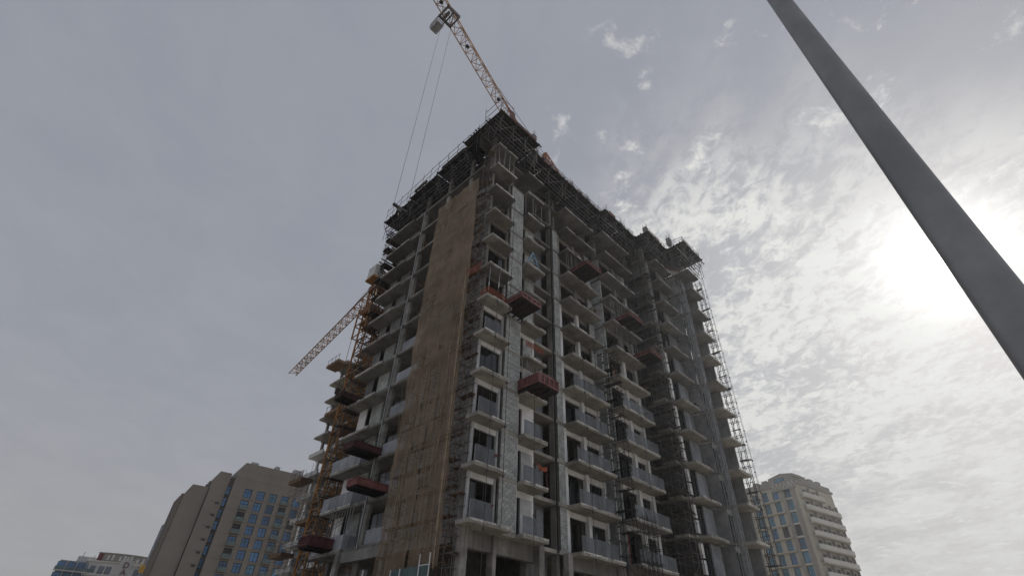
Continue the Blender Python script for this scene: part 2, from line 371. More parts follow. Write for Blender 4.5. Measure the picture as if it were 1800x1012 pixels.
tower = tthing('unfinished_tower', 'tall grey concrete apartment tower under construction with stacked balconies', 'building', 0, 0, 0)
NL = 12   # slabs 0..11 stand; 12 is being shuttered
SL = 0.26
outline = [(0.55,1.22),(3.08,1.22),(3.08,0.88),(4.78,0.88),(4.78,1.72),(7.42,1.72),(7.42,1.95),(10.28,1.95),(10.28,1.86),(11.5,1.86),(11.5,2.3),(17.42,2.3),
           (17.42,2.8),(18.15,2.8),(18.15,1.12),(23.82,1.12),(23.82,1.9),(26.15,1.9),(26.15,-1.22),(31.15,-1.22),(31.15,-2.42),(34.0,-2.42),(34.0,14.0),(24.0,14.0),
           (24.0,20.5),(2.0,20.5),(2.0,15.4),(0.9,15.4),(0.9,1.9),(0.55,1.9)]
for k in range(-1, NL):
    d = 0.012*((k*7) % 3)
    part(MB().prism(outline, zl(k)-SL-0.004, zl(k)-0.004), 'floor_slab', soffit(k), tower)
# one inner cross wall and end walls on every storey keep the rooms dark
for k in range(-2, NL):
    z0 = zl(k) if k > -2 else 0.0; z1 = zl(k+1)-SL-0.008
    if k < NL-1 or True:
        if k >= NL-1: continue
        pbox('inner_wall', 'mortar', tower, 2.6, 33.6, 6.6, 6.8, z0, z1)
        pbox('inner_wall', 'mortar', tower, 6.2, 6.4, 6.82, 20.2, z0, z1)
        for uu in (8.9, 17.75, 25.4):
            pbox('inner_wall', 'mortar', tower, uu, uu+0.2, 3.4, 6.58, z0, z1)
        pbox('rear_wall', 'block', tower, 33.6, 33.8, -1.0, 13.8, z0, z1)
# structural columns
cols = [(0.62,1.3),(3.3,1.35),(7.1,2.1),(10.3,2.05),(11.6,2.6),(14.4,2.75),(17.1,2.75),(18.4,1.6),(21.0,1.6),(23.5,1.6),(26.4,1.9),(26.4,-0.75),(30.6,-0.9),(33.3,-2.0),(33.3,6.0),
        (1.05,5.2),(1.05,9.1),(1.05,13.25),(2.3,15.7),(2.3,20.0),(6.5,20.05),(12.0,20.05)]
for k in range(-2, NL):
    z0 = zl(k)-0.002 if k > -2 else 0.0; z1 = zl(k+1)-SL-0.006
    for i, (u, v) in enumerate(cols):
        if k == NL-1: z1 = z0+2.9
        pbox('column', 'concrete', tower, u, u+0.3, v, v+0.55, z0, z1)

def block_wall(u0, u1, v, ks, axis='u', real=False, zpad=0.0):
    """a block wall on plane v: recessed mortar sheet plus single blocks"""
    for k in ks:
        z0 = zl(k)+0.003; z1 = zl(k+1)-SL-0.008-zpad
        if axis == 'u': pbox('mortar_bed', 'mortar', tower, u0, u1, v+0.02, v+0.18, z0, z1)
        else: pbox('mortar_bed', 'mortar', tower, v+0.02, v+0.18, u0, u1, z0, z1)
        nz = int((z1-z0)/0.2)
        for j in range(nz):
            off = 0.2 if j % 2 else 0.0
            x = u0 - off
            while x < u1-0.05:
                a = max(x, u0)+0.008; b = min(x+0.4, u1)-0.008
                if b-a > 0.05: BLOCKS.append((k, axis, a, b, v + random.uniform(-0.006, 0.006), z0+j*0.2+0.008, z0+j*0.2+0.192))
                x += 0.4
BLOCKS = []

def opening(u0, u1, v, k, glazed=True, sill=0.0, mull=2, recess=0.12, head=0.45, rail=True):
    """dark aluminium window filling an opening on plane v"""
    z0 = zl(k)+0.02+sill; z1 = zl(k+1)-SL-0.01-head
    fr = MB(); t = 0.05; vv = v+recess
    fr.box(u0, u0+t, vv, vv+0.07, z0, z1); fr.box(u1-t, u1, vv, vv+0.07, z0, z1)
    fr.box(u0+t, u1-t, vv, vv+0.07, z0, z0+t); fr.box(u0+t, u1-t, vv, vv+0.07, z1-t, z1)
    for i in range(1, mull+1):
        x = u0+(u1-u0)*i/(mull+1); fr.box(x-0.025, x+0.025, vv+0.004, vv+0.066, z0+t, z1-t)
    f = part(fr, 'window', 'frame', tower)
    if _boards.random() < 0.38: infill(u0, u1, v, k, mull, recess, head)
    if glazed:
        for i in range(mull+1):
            a = u0+(u1-u0)*i/(mull+1)+0.03; b = u0+(u1-u0)*(i+1)/(mull+1)-0.03
            if random.random() < 0.55: continue      # sash slid open
            pbox('pane', 'glass', f, a, b, vv+0.03, vv+0.04, z0+t, z1-t)
_boards = random.Random(42)
def infill(u0, u1, v, k, mull, recess, head):
    n = mull+1; i = _boards.randrange(n); a = u0+(u1-u0)*i/n; b = u0+(u1-u0)*(i+1)/n
    z0 = zl(k)+0.03; z1 = zl(k+1)-SL-0.02-head; z1 = z0+(z1-z0)*_boards.choice((0.45, 0.7, 1.0))
    pbox('infill_board', _boards.choice(('panel', 'offwhite', 'greywall', 'plank', 'fadedred', 'greywall')), tower, a+0.03, b-0.03, v+recess+0.09, v+recess+0.13, z0, z1)
def lintel(u0, u1, v, k, mat, h=0.45):
    z1 = zl(k+1)-SL-0.008
    pbox('lintel', mat, tower, u0, u1, v, v+0.2, z1-h, z1)

def rough_slab(u0, u1, v0, v1, zt, th, mat='soffit'):
    """slab with slightly uneven poured edges and a thinner drip edge"""
    n = 5
    pts = []
    for i in range(n+1): pts.append((u0+(u1-u0)*i/n, v0+(random.uniform(-0.018, 0.018) if 0 < i < n else 0)))
    for i in range(1, n+1): pts.append((u1+(random.uniform(-0.012, 0.012) if i < n else 0), v0+(v1-v0)*i/n))
    for i in range(1, n+1): pts.append((u1-(u1-u0)*i/n, v1))
    for i in range(1, n): pts.append((u0+random.uniform(-0.012, 0.012), v1-(v1-v0)*i/n))
    m = MB().prism(pts, zt-th, zt)
    return m
def balcony(u0, u1, v0, v1, k, rail=None, th=0.25, axis='v'):
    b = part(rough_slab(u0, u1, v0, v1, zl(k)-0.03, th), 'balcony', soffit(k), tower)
    # lip of laitance along the poured edge
    rl = random.Random(int(u0*10)+k*31); zt_ = zl(k)-0.03; m = MB(); x = u0
    A0, A1 = (u0, u1) if axis == 'v' else (v0, v1); x = A0
    while x < A1-0.05:
        w = rl.uniform(0.25, 0.9); e = min(x+w, A1); h0 = rl.uniform(0.05, 0.14)
        if rl.random() < 0.8:
            if axis == 'v': m.box(x, e, v0-0.026-rl.uniform(0, .012), v0-0.0195, zt_-h0, zt_+rl.uniform(0.0, 0.03))
            else: m.box(u0-0.026-rl.uniform(0, .012), u0-0.0195, x, e, zt_-h0, zt_+rl.uniform(0.0, 0.03))
        x = e
    part(m, 'edge_lip', 'edge', b, kind='stuff')
    if rail and random.random() < 0.88:
        zt = zl(k)-0.03; h = 1.08
        if axis == 'v':
            ue = u0+1.75 if rail == 'part' else (u1-0.75 if rail == 'most' else u1)
            n = max(1, round((ue-u0)/1.3)); w = (ue-u0)/n
            for i in range(n):
                pbox('railing_panel', 'film', b, u0+i*w+0.03, u0+(i+1)*w-0.03, v0+0.05, v0+0.062, zt+0.04, zt+h)
                pbox('railing_post', 'post', b, u0+i*w+0.03, u0+i*w+0.06, v0+0.065, v0+0.10, zt, zt+h-0.05)
            pbox('railing_post', 'post', b, ue-0.06, ue-0.03, v0+0.065, v0+0.10, zt, zt+h-0.05)
            if rail == 'full':
                pbox('railing_panel', 'film', b, u1-0.057, u1-0.045, v0+0.12, v1-0.05, zt+0.04, zt+h)
        else:
            n = max(2, round((v1-v0)/1.3)); w = (v1-v0)/n
            for i in range(n):
                pbox('railing_panel', 'panel' if rail == 'solid' else 'film', b, u0+0.05, u0+0.062, v0+i*w+0.03, v0+(i+1)*w-0.03, zt+0.04, zt+h)
            pbox('railing_panel', 'panel' if rail == 'solid' else 'film', b, u0+0.07, u1-0.1, v0+0.045, v0+0.057, zt+0.04, zt+h)
    return b

for k in range(0, NL):
    hi = zl(k+1)-SL-0.008; lo = zl(k)+0.003
    if k == NL-1: hi = lo+2.9
    fin = k <= 4
    wm = 'plaster' if k <= 4 else 'concrete'
    # ---- stack A at the near corner
    balcony(0.0 if k else -0.05, 2.78 if k else 3.4, -0.06, 1.2, k, rail='part' if k <= 4 else None)
    if k < NL-1:
        pbox('pier', 'offwhite' if k <= 3 else 'concrete', tower, 0.56, 0.74, 1.12, 1.28, lo, hi)
        if k <= 9:
            pbox('pier', 'offwhite' if k <= 5 else 'concrete', tower, 2.88, 3.06, 1.12, 1.34, lo, hi)
            if k not in (5, 8, 9): opening(0.78, 2.86, 1.2, k, glazed=(k <= 7), mull=2, head=0.38)
            if k not in (8, 9): lintel(0.75, 2.87, 1.17, k, 'plaster' if k <= 4 else 'concrete', 0.38 if k <= 4 else 0.3)
            block_wall(3.1, 4.74, 0.86, [k])
            pbox('corner_bead', 'plaster', tower, 4.742, 4.775, 0.855, 0.90, lo, hi)
    # ---- stack B
    balcony(4.84, 7.35, 0.24, 1.7, k, rail='part' if k in (0, 1, 2) else None)
    if k < NL-1:
        if k <= 8:
            opening(4.85, 6.0, 1.72, k, glazed=(k <= 6), mull=1, head=0.45)
            lintel(4.82, 7.36, 1.70, k, 'plaster' if k <= 4 else 'concrete', 0.44)
            pbox('wall_panel', ('offwhite', 'offwhite', 'plaster', 'offwhite')[k] if k <= 3 else 'block', tower, 6.02, 7.20, 1.715, 1.9, lo, hi-0.45)
            pbox('pier', wm, tower, 7.2, 7.38, 1.70, 1.9, lo, hi-0.45)
        if k <= 9:
            pbox('return_wall', 'greywall', tower, 7.24, 7.4, 1.97, 3.3, lo, hi)
            # recess between B and C
            opening(7.5, 8.6, 3.2, k, glazed=(k <= 7), mull=1, head=0.5)
            pbox('recess_wall', 'greywall', tower, 8.62, 10.2, 3.22, 3.4, lo, hi)
            if k <= 7: pbox('wall_panel', 'panel', tower, 9.25, 10.05, 3.10, 3.19, lo, hi-0.3)
            pbox('recess_wall', 'greywall', tower, 7.42, 8.62, 3.22, 3.4, hi-0.5, hi)
        block_wall(10.62, 11.45, 1.9, [k] if k <= 9 else [])
    # ---- stack C
    balcony(11.55, 16.95, 0.62, 2.28, k, rail='most' if k <= 4 else None)
    if k < NL-1:
        if k <= 9:
            pbox('pier', 'plaster' if k <= 6 else 'concrete', tower, 11.62, 11.95, 2.05, 2.5, lo, hi)
            if k <= 7: opening(12.0, 14.3, 2.7, k, glazed=(k <= 3), mull=1, head=0.5)
            lintel(11.97, 14.33, 2.25, k, 'plaster' if k <= 4 else 'concrete', 0.42)
            pbox('pier', 'plaster' if k <= 6 else 'concrete', tower, 14.34, 14.72, 2.0, 2.4, lo, hi)
            if k <= 7: opening(14.76, 16.95, 2.3, k, glazed=(k <= 7), mull=2, head=0.5, sill=0.0)
            lintel(14.74, 16.98, 2.25, k, 'plaster' if k <= 4 else 'concrete', 0.5)
            pbox('pier', 'plaster' if k <= 3 else 'concrete', tower, 17.0, 17.25, 2.05, 2.4, lo, hi)
            if k > 4: block_wall(16.5, 17.4, 1.95, [k])
            pbox('return_wall', 'block', tower, 17.22, 17.4, 2.42, 3.2, lo, hi)
    # ---- stack D
    balcony(17.75, 23.45, -0.28, 1.1, k, rail='full' if k <= 4 else None)
    if k < NL-1:
        if k <= 9:
            pbox('return_wall', 'block', tower, 18.16, 18.34, 1.16, 3.0, lo, hi)
            if k <= 7: opening(18.5, 20.6, 1.5, k, glazed=(k <= 3), mull=1, head=0.5)
            lintel(18.4, 20.7, 1.08, k, 'plaster' if k <= 4 else 'concrete', 0.42)
            pbox('pier', 'plaster' if k <= 5 else 'concrete', tower, 20.72, 21.12, 0.9, 1.3, lo, hi)
            if k <= 7: opening(21.16, 22.95, 1.15, k, glazed=(k <= 7), mull=2, head=0.5)
            lintel(21.14, 23.0, 1.08, k, 'plaster' if k <= 4 else 'concrete', 0.5)
            pbox('pier', 'plaster' if k <= 4 else 'block', tower, 23.02, 23.45, 0.95, 1.35, lo, hi)
        pbox('recess_wall', 'shadewall', tower, 23.84, 26.1, 2.4, 2.6, lo, hi)
    # ---- projecting wing: return wall, stack E, stack F
    if k <= 10:
        pbox('return_wall', 'shadewall' if k < 7 else 'greywall', tower, 26.18, 26.36, -1.15 + (0.3 if k < 9 else 1.2), 1.85, lo, hi if k < NL-1 else lo+2.5)
        if k >= 6: pbox('corner_pier', 'block', tower, 26.2, 26.46, -1.2, -0.87, lo, hi)
    balcony(26.6, 30.25, -2.34, -1.25, k)
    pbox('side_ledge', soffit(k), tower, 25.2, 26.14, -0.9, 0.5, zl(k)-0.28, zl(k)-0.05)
    if k < NL-1:
        if k <= 6:
            pbox('pier', 'plaster', tower, 26.42, 26.95, -1.24, -1.05, lo+0.2, lo+1.3)
            pbox('pier', 'plaster', tower, 26.42, 26.95, -1.24, -1.05, lo+1.5, hi-0.35)
        opening(27.3, 28.5, -1.1, k, glazed=(k <= 5), mull=1, head=0.4)
        for i in range(3):
            pbox('wall_panel', 'panel' if k <= 6 else 'greywall', tower, 28.6+0.66*i, 29.22+0.66*i, -1.2, -1.05, lo, hi-0.1)
    balcony(31.2, 34.1, -4.5, -2.45, k)
    if k < NL-1:
        pbox('side_wall', 'greywall', tower, 33.70, 33.88, -3.7, -2.46, lo, hi)
        pbox('side_wall', 'greywall', tower, 30.62, 31.4, -1.0, -0.85, lo, hi)
        pbox('side_wall', 'greywall', tower, 31.2, 31.38, -2.3, -1.02, lo, hi)
        pbox('inner_wall', 'mortar', tower, 31.4, 33.5, 0.6, 0.8, lo, hi)
    if k < NL-1:
        opening(31.6, 33.3, -2.35, k, glazed=(k <= 5), mull=2, head=0.45)
        lintel(31.4, 33.6, -2.40, k, 'plaster' if k <= 3 else 'concrete', 0.45)
        pbox('pier', 'greywall', tower, 33.55, 33.95, -2.38, -1.5, lo, hi)
        if k <= 3: pbox('pier', 'plaster', tower, 34.0, 34.03, -2.3, 0.5, lo+2.0, hi)
    # ---- left-hand face
    if k < NL-1:
        if k <= 9:
            block_wall(1.95, 8.9, 1.12, [k], axis='v')
        # bays beyond the net: set-back rooms with pale boards
        pbox('inner_wall', 'greywall', tower, 3.2, 3.4, 9.3, 15.3, lo, hi)
        pbox('wall_panel', 'panel', tower, 2.2, 2.3, 10.6, 12.7, lo, hi-0.2) if k <= 9 else None
        pbox('parapet_board', 'panel', tower, 1.0, 1.06, 9.8, 12.9, lo, lo+1.05) if k <= 5 else None
        if k <= 8:
            for i in range(2):
                pbox('wall_panel', 'panel', tower, 2.75, 2.85, 13.7+0.85*i, 14.45+0.85*i, lo, hi-0.25)
        pbox('inner_wall', 'block' if k < 6 else 'greywall', tower, 2.1, 2.28, 16.3, 18.2, lo, hi)
        pbox('wall_panel', 'plaster' if k < 4 else 'greywall', tower, 2.02, 2.1, 18.9, 20.3, lo, hi)
        pbox('end_wall', 'greywall', tower, 2.6, 12.0, 20.3, 20.45, lo, hi)
    balcony(0.62, 1.98, 15.55, 20.45, k, rail='solid' if k <= 2 else None, axis='u')
    pbox('slab_edge_lip', 'concrete', tower, 0.83, 0.898, 9.2, 15.38, zl(k)-0.20, zl(k)+0.02)
    # plastic drain pipe running up the left face
    if k < 11: pbox('down_pipe', 'steel', tower, 0.70, 0.80, 13.28, 13.40, lo-0.2, hi+0.1)
    # pipes on the right face
    if k <= 9: pbox('down_pipe', 'black', tower, 10.05, 10.17, 1.68, 1.80, lo-0.25, hi+0.05)
    if k <= 5:
        part(MB().tube((17.62, 1.4, lo-0.2), (17.62, 1.4, hi-0.1), 0.085, 8), 'down_pipe', 'pvc', tower)
        for zc in (0.5, 1.6, 2.7): part(MB().tube((17.62, 1.4, lo+zc), (17.62, 1.4, lo+zc+0.12), 0.1, 8), 'pipe_collar', 'black', tower)
# podium beams and piers under the lowest balconies
pbox('podium_beam', 'concrete', tower, 0.6, 7.6, 1.5, 1.95, zl(0)-1.25, zl(0)-SL-0.012)
pbox('podium_beam', 'concrete', tower, 10.9, 23.6, 1.6, 2.05, zl(0)-1.15, zl(0)-SL-0.012)
pbox('podium_beam', 'concrete', tower, 0.65, 1.0, 2.0, 15.3, zl(0)-1.0, zl(0)-SL-0.012)
for u in (0.45, 7.3, 10.35, 17.0, 23.2, 30.0): pbox('podium_pier', 'concrete', tower, u, u+0.5, 1.05, 1.48, 0, zl(0)-SL-0.014)
for v in (9.0, 15.2): pbox('podium_pier', 'concrete', tower, 0.42, 0.64, v, v+0.5, 0, zl(0)-SL-0.014)
pbox('podium_wall', 'greywall', tower, 7.9, 10.3, 3.0, 3.2, 0, zl(0)-SL-0.014)

# the rear wing seen past the left end
for k in range(-2, 12):
    z0 = zl(k)
    part(MB().box(15.2, 30, 22.0, 58.0, z0-SL, z0), 'rear_slab', 'soffit', tower)
    if k < 11:
        pbox('rear_wall', 'greywall', tower, 16.4, 16.6, 22.5, 57.6, z0+0.003, z0+3.3-SL-0.005)
        for v in (28.0, 36.0, 44.0, 52.0, 57.2): pbox('rear_pier', 'plaster' if k < 6 else 'concrete', tower, 15.25, 15.6, v, v+0.5, z0+0.003, z0+3.3-SL-0.005)
    for v0 in (33.0, 45.0, 52.6):
        b = pbox('rear_balcony', 'whitewall' if k <= 6 else 'soffit', tower, 13.6, 15.19, v0, v0+4.8, z0-0.30, z0+0.02)
        if k <= 6: pbox('railing_upstand', 'whitewall', b, 13.6, 13.75, v0, v0+4.8, z0+0.022, z0+0.35)

# blocks: the largest 300 in view are single parts, the rest one part
base = {}
BLOCKS.sort(key=lambda t: (0 if t[1] == 'u' and t[2] < 5 else 1, t[0]))
rest = MB(); cnt = 0
for (k, axis, a, b, v, z0, z1) in BLOCKS:
    if axis == 'u' and cnt < 300:
        w = round(b-a, 2)
        if w not in base:
            base[w] = MB().box(-w/2, w/2, 0, 0.16, 0, z1-z0).build('block', 'block', tower)
            o = base[w]
        else:
            o = base[w].copy(); COL.objects.link(o); o.parent = tower
        o.location = ((a+b)/2, v, z0); cnt += 1
    else:
        if axis == 'u': rest.box(a, b, v, v+0.16, z0, z1)
        else: rest.box(v, v+0.16, a, b, z0, z1)
part(rest, 'blocks', 'block', tower, kind='stuff')

# ------------------------------------------------------------------ roof formwork: shuttering tables standing on slab 11
def formwork(label, u0, u1, v0, v1, along='u', zdeck=None, props=True, seed=0):
    rnd = random.Random(seed)
    zd = zl(12) if zdeck is None else zdeck
    t = tthing('formwork_table', label, 'formwork', (u0+u1)/2, (v0+v1)/2, zl(11), 'shuttering tables on the roof edge')
    L, W = (u1-u0, v1-v0)
    # plywood deck sheets
    nx = max(1, round(L/2.44)); ny = max(1, round(W/1.22))
    for i in range(nx):
        for j in range(ny):
            a, b = u0+L*i/nx, u0+L*(i+1)/nx; c, d = v0+W*j/ny, v0+W*(j+1)/ny
            dz = rnd.uniform(-0.012, 0.012)
            pbox('deck_sheet', 'ply', t, a+0.01, b-0.01-(rnd.random() < .15)*0.1, c+0.01, d-0.01, zd+dz, zd+0.02+dz)
    j1 = MB(); j2 = MB()
    if along == 'u':
        n = max(3, round(W/0.42))
        for i in range(n+1):
            y = v0+W*i/n+rnd.uniform(-.05, .05); e = rnd.uniform(-0.1, 0.35)
            j1.box(u0-e, u1+rnd.uniform(-0.1, 0.3), y-0.04, y+0.04, zd-0.22, zd-0.02)
        n = max(2, round(L/1.5))
        for i in range(n+1):
            x = u0+0.25+(L-0.5)*i/n
            j2.box(x-0.06, x+0.06, v0-0.25, v1, zd-0.44, zd-0.225)
    else:
        n = max(3, round(L/0.42))
        for i in range(n+1):
            x = u0+L*i/n+rnd.uniform(-.05, .05)
            j1.box(x-0.04, x+0.04, v0-rnd.uniform(-.1, .3), v1+rnd.uniform(-0.1, 0.35), zd-0.22, zd-0.02)
        n = max(2, round(W/1.5))
        for i in range(n+1):
            y = v0+0.25+(W-0.5)*i/n
            j2.box(u0-0.25, u1, y-0.06, y+0.06, zd-0.44, zd-0.225)
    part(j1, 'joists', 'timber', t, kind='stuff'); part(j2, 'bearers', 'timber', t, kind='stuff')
    if props:
        pr = MB(); br = MB(); ld = MB()
        nx = max(2, round(L/2.2)); ny = max(2, round(W/2.2))
        zb = zl(11)
        X = [u0+0.25+(L-0.5)*i/nx for i in range(nx+1)]; Y = [v0+0.2+(W-0.4)*j/ny for j in range(ny+1)]
        for x in X:
            for y in Y: pr.tube((x, y, zb-0.02), (x, y, zd-0.44), 0.03, 5)
        wl = MB()
        for q, z in enumerate((zb+0.45, zb+0.95, zb+1.45, zb+1.95, zb+2.45)):
            o_ = -0.12-0.12*q
            if along == 'u':
                wl.bar((u0-0.2, v0+1.05+o_, z), (u1+0.25, v0+1.05+o_+rnd.uniform(-.1, .1), z+rnd.uniform(-.08, .08)), 0.06, 0.11)
                wl.bar((u0-0.2, v0+2.2, z), (u1+0.25, v0+2.2, z+rnd.uniform(-.08, .08)), 0.06, 0.10)
            else:
                wl.bar((u0+1.05+o_, v0-0.2, z), (u0+1.05+o_+rnd.uniform(-.1, .1), v1+0.25, z+rnd.uniform(-.08, .08)), 0.06, 0.11)
                wl.bar((u0+2.2, v0-0.2, z), (u0+2.2, v1+0.25, z+rnd.uniform(-.08, .08)), 0.06, 0.10)
        part(wl, 'walings', 'waling', t, kind='stuff')
        for z in (zb+1.9,):
            for y in Y: ld.tube((X[0]-0.3, y, z), (X[-1]+0.3, y, z+rnd.uniform(-.03, .03)), 0.026, 4)
            for x in X: ld.tube((x, Y[0]-0.4, z+0.06), (x, Y[-1], z+0.06), 0.026, 4)
        for i in range(len(X)-1):
            br.tube((X[i], Y[0]-0.04, zb+0.2), (X[i+1], Y[0]-0.04, zd-0.6), 0.026, 4)
        # dark sheeting hung behind the edge struts
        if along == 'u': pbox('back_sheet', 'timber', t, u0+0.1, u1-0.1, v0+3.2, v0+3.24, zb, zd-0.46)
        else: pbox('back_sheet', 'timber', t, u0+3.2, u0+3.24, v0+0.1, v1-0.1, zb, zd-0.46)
        part(pr, 'props', 'tube', t, kind='stuff'); part(ld, 'ledgers', 'tube', t, kind='stuff'); part(br, 'braces', 'tube', t, kind='stuff')
        # raking struts carry the overhang beyond the slab below
        rk = MB()
        if along == 'u':
            for x in X: rk.tube((x+0.1, v0+1.4, zb+0.1), (x+0.1, v0-0.1, zb+2.7), 0.035, 4)
        else:
            for y in Y: rk.tube((u0+1.4, y+0.1, zb+0.1), (u0-0.1, y+0.1, zb+2.7), 0.035, 4)
        part(rk, 'raking_struts', 'tube', t, kind='stuff')
    return t
formwork('dark shuttering table over the near corner of the tower roof', -1.15, 4.9, -1.3, 4.6, 'u', seed=1)
formwork('shuttering table between the near corner and the crane', 5.0, 10.4, -0.4, 4.6, 'u', seed=2)
formwork('long shuttering table above the third balcony stack', 10.5, 17.6, -0.35, 4.6, 'u', seed=3)
formwork('long shuttering table above the fourth balcony stack', 17.7, 24.4, -1.05, 4.6, 'u', seed=4)
formwork('peaked shuttering table at the inner corner of the projecting wing', 24.6, 29.3, -2.9, 4.0, 'u', seed=5)
formwork('outermost shuttering table at the right end of the roof', 29.5, 34.6, -5.4, 3.5, 'u', seed=6)
formwork('shuttering table over the brown net on the left face', -0.5, 4.6, 4.7, 10.2, 'v', seed=7)
formwork('middle shuttering table of the left face roof', -0.3, 4.6, 10.4, 15.8, 'v', seed=8)
formwork('shuttering table at the far left end of the roof', -0.1, 4.6, 16.0, 21.8, 'v', seed=9)
# upper edge boards and rails
def guard_rail(label, pts, z, h=1.3, seed=0, slack=0.2):
    rnd = random.Random(seed)
    t = tthing('guard_rail', label, 'guard rail', pts[0][0], pts[0][1], z, 'edge rails on the roof deck')
    posts = MB(); rails = MB()
    P = []
    for (a, b) in zip(pts[:-1], pts[1:]):
        n = max(1, round(math.dist(a, b)/1.7))
        for i in range(n): P.append((a[0]+(b[0]-a[0])*i/n, a[1]+(b[1]-a[1])*i/n))
    P.append(pts[-1])
    H = [h+rnd.uniform(-0.15, 0.55) for _ in P]
    for (x, y), hh in zip(P, H): posts.tube((x, y, z), (x+rnd.uniform(-.06, .06), y+rnd.uniform(-.06, .06), z+hh), 0.036, 5)
    for f in (0.45, 0.95):
        for i in range(len(P)-1):
            rails.tube((*P[i], z+h*f+rnd.uniform(-.08, .08)), (*P[i+1], z+h*f+rnd.uniform(-.08, .08)), 0.03, 4)
    part(posts, 'posts', 'tube', t, kind='stuff'); part(rails, 'rails', 'tube', t, kind='stuff')
zt = zl(12)+0.03
guard_rail('thin tube edge rail along the left face of the roof', [(-0.62, 1.2), (-0.58, 10.0), (-0.2, 21.5)], zt-0.3, 2.1, 1)
guard_rail('tall tube edge rail at the near corner of the roof', [(-1.22, 1.1), (-1.24, -1.36), (0.6, -1.4)], zt-0.3, 2.4, 2)
guard_rail('tube edge rail along the middle of the right-hand roof edge', [(5.0, -0.3), (17.4, -0.3), (24.3, -1.0)], zt, 0.75, 3)
guard_rail('tube edge rail round the wing at the right end of the roof', [(24.7, -2.8), (29.3, -2.8), (29.6, -5.3), (34.5, -5.3), (34.5, 0)], zt, 0.9, 4)
# dark upstand shutters lying along the left edge
for i, (v0, v1) in enumerate([(1.4, 5.2), (5.6, 9.6), (12.5, 15.0)]):
    o = tthing('edge_shutter', ['dark edge shutter board nearest the roof corner', 'dark edge shutter board above the brown net', 'short dark edge shutter board at the middle of the left roof edge'][i], 'shutter', -0.3, v0, zt, 'shutter boards along the left roof edge')
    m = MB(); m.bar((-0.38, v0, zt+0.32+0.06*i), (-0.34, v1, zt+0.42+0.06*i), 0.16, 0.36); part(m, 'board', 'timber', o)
    m = MB()
    for q in range(4):
        vv = v0+0.3+(v1-v0-0.6)*q/3; m.bar((-0.25, vv, zt-0.05), (-0.25, vv, zt+0.75), 0.07, 0.07)
    part(m, 'studs', 'timber', o, kind='stuff')
# column shutters standing on the deck edge
for i, (u, v, h, mt) in enumerate([(4.3, -0.9, 1.5, 'steel'), (12.3, 0.1, 0.95, 'steel'), (15.4, 0.05, 0.95, 'steel'), (18.7, -0.5, 0.95, 'steel'), (21.8, -0.6, 1.0, 'steel'), (25.2, -2.4, 1.25, 'steel'), (29.2, -3.6, 1.3, 'steel'), (0.6, 9.0, 1.5, 'steel')]):
    lab = ['tall grey column shutter with starter bars near the roof corner', 'column shutter above the third balcony stack, nearest the crane', 'column shutter above the right half of the third stack',
           'column shutter above the left half of the fourth stack', 'column shutter above the right half of the fourth stack', 'column shutter on the inner peak of the wing roof', 'column shutter on the outer peak of the wing roof', 'column shutter behind the left roof edge'][i]
    o = tthing('column_shutter', lab, 'column form', u, v, zt, 'column shutters along the roof edge')
    pbox('shutter', mt, o, u-0.25, u+0.25, v-0.25, v+0.25, zt, zt+h)
    m = MB()
    for z in (0.2, 0.6, 1.0):
        if z < h: m.box(u-0.31, u+0.31, v-0.31, v+0.31, zt+z*h*0.8, zt+z*h*0.8+0.08)
    part(m, 'clamps', 'tube', o, kind='stuff')
    m = MB()
    for a in (-0.17, 0, 0.17):
        for b in (-0.17, 0.17): m.tube((u+a, v+b, zt+h-0.05), (u+a*1.2+random.uniform(-.04, .04), v+b*1.2, zt+h+random.uniform(0.5, 0.95)), 0.018, 4)
    part(m, 'starter_bars', 'rusty', o, kind='stuff')
# red shutter panels on the near corner deck
for i, (u0, u1, v0, v1, z0, z1) in enumerate([(0.1, 0.8, -1.42, -1.31, -0.1, 1.3), (1.2, 4.2, -1.42, -1.31, -0.15, 0.3), (6.6, 8.3, -0.42, -0.3, -0.3, 0.35), (18.6, 19.9, -1.15, -1.02, -0.1, 0.35), (25.0, 27.6, -2.98, -2.85, -0.12, 0.25), (29.6, 31.6, -5.46, -5.36, -0.12, 0.25), (13.0, 13.9, -0.46, -0.36, -0.05, 0.25)]):
    lab = ['upright red shutter panel at the near roof corner', 'low red shutter strip beside the near roof corner', 'red shutter panel hanging at the step in the roof edge', 'small red shutter panel above the fourth stack',
           'red edge strip on the inner peak of the wing', 'red edge strip on the outer peak of the wing', 'small red panel above the third stack'][i]
    o = tthing('red_shutter', lab, 'shutter', u0, v0, zt, 'red steel shutters on the roof edge')
    pbox('face_plate', 'red', o, u0, u1, v0, v0+0.02, zt+z0, zt+z1)
    m = MB(); n = max(2, int((u1-u0)/0.35))
    for q in range(n+1):
        x = u0+(u1-u0-0.05)*q/n; m.box(x, x+0.05, v0+0.024, v1, zt+z0, zt+z1)
    part(m, 'ribs', 'red', o, kind='stuff')
# stacked timbers and loose bars sticking out under the deck on the right end
o = tthing('timber_bundle', 'ragged ends of loose timbers jutting from the right roof corner', 'timber', 34.2, -5.0, zl(12)-0.5)
m = MB()
for i in range(14):
    v = -5.3+0.45*i; m.bar((33.0, v, zl(12)-0.55+random.uniform(-.1, .1)), (35.0+random.uniform(-.3, .5), v+random.uniform(-.3, .3), zl(12)-0.5+random.uniform(-.1, .1)), 0.08, 0.16)
part(m, 'timbers', 'timber', o, kind='stuff')

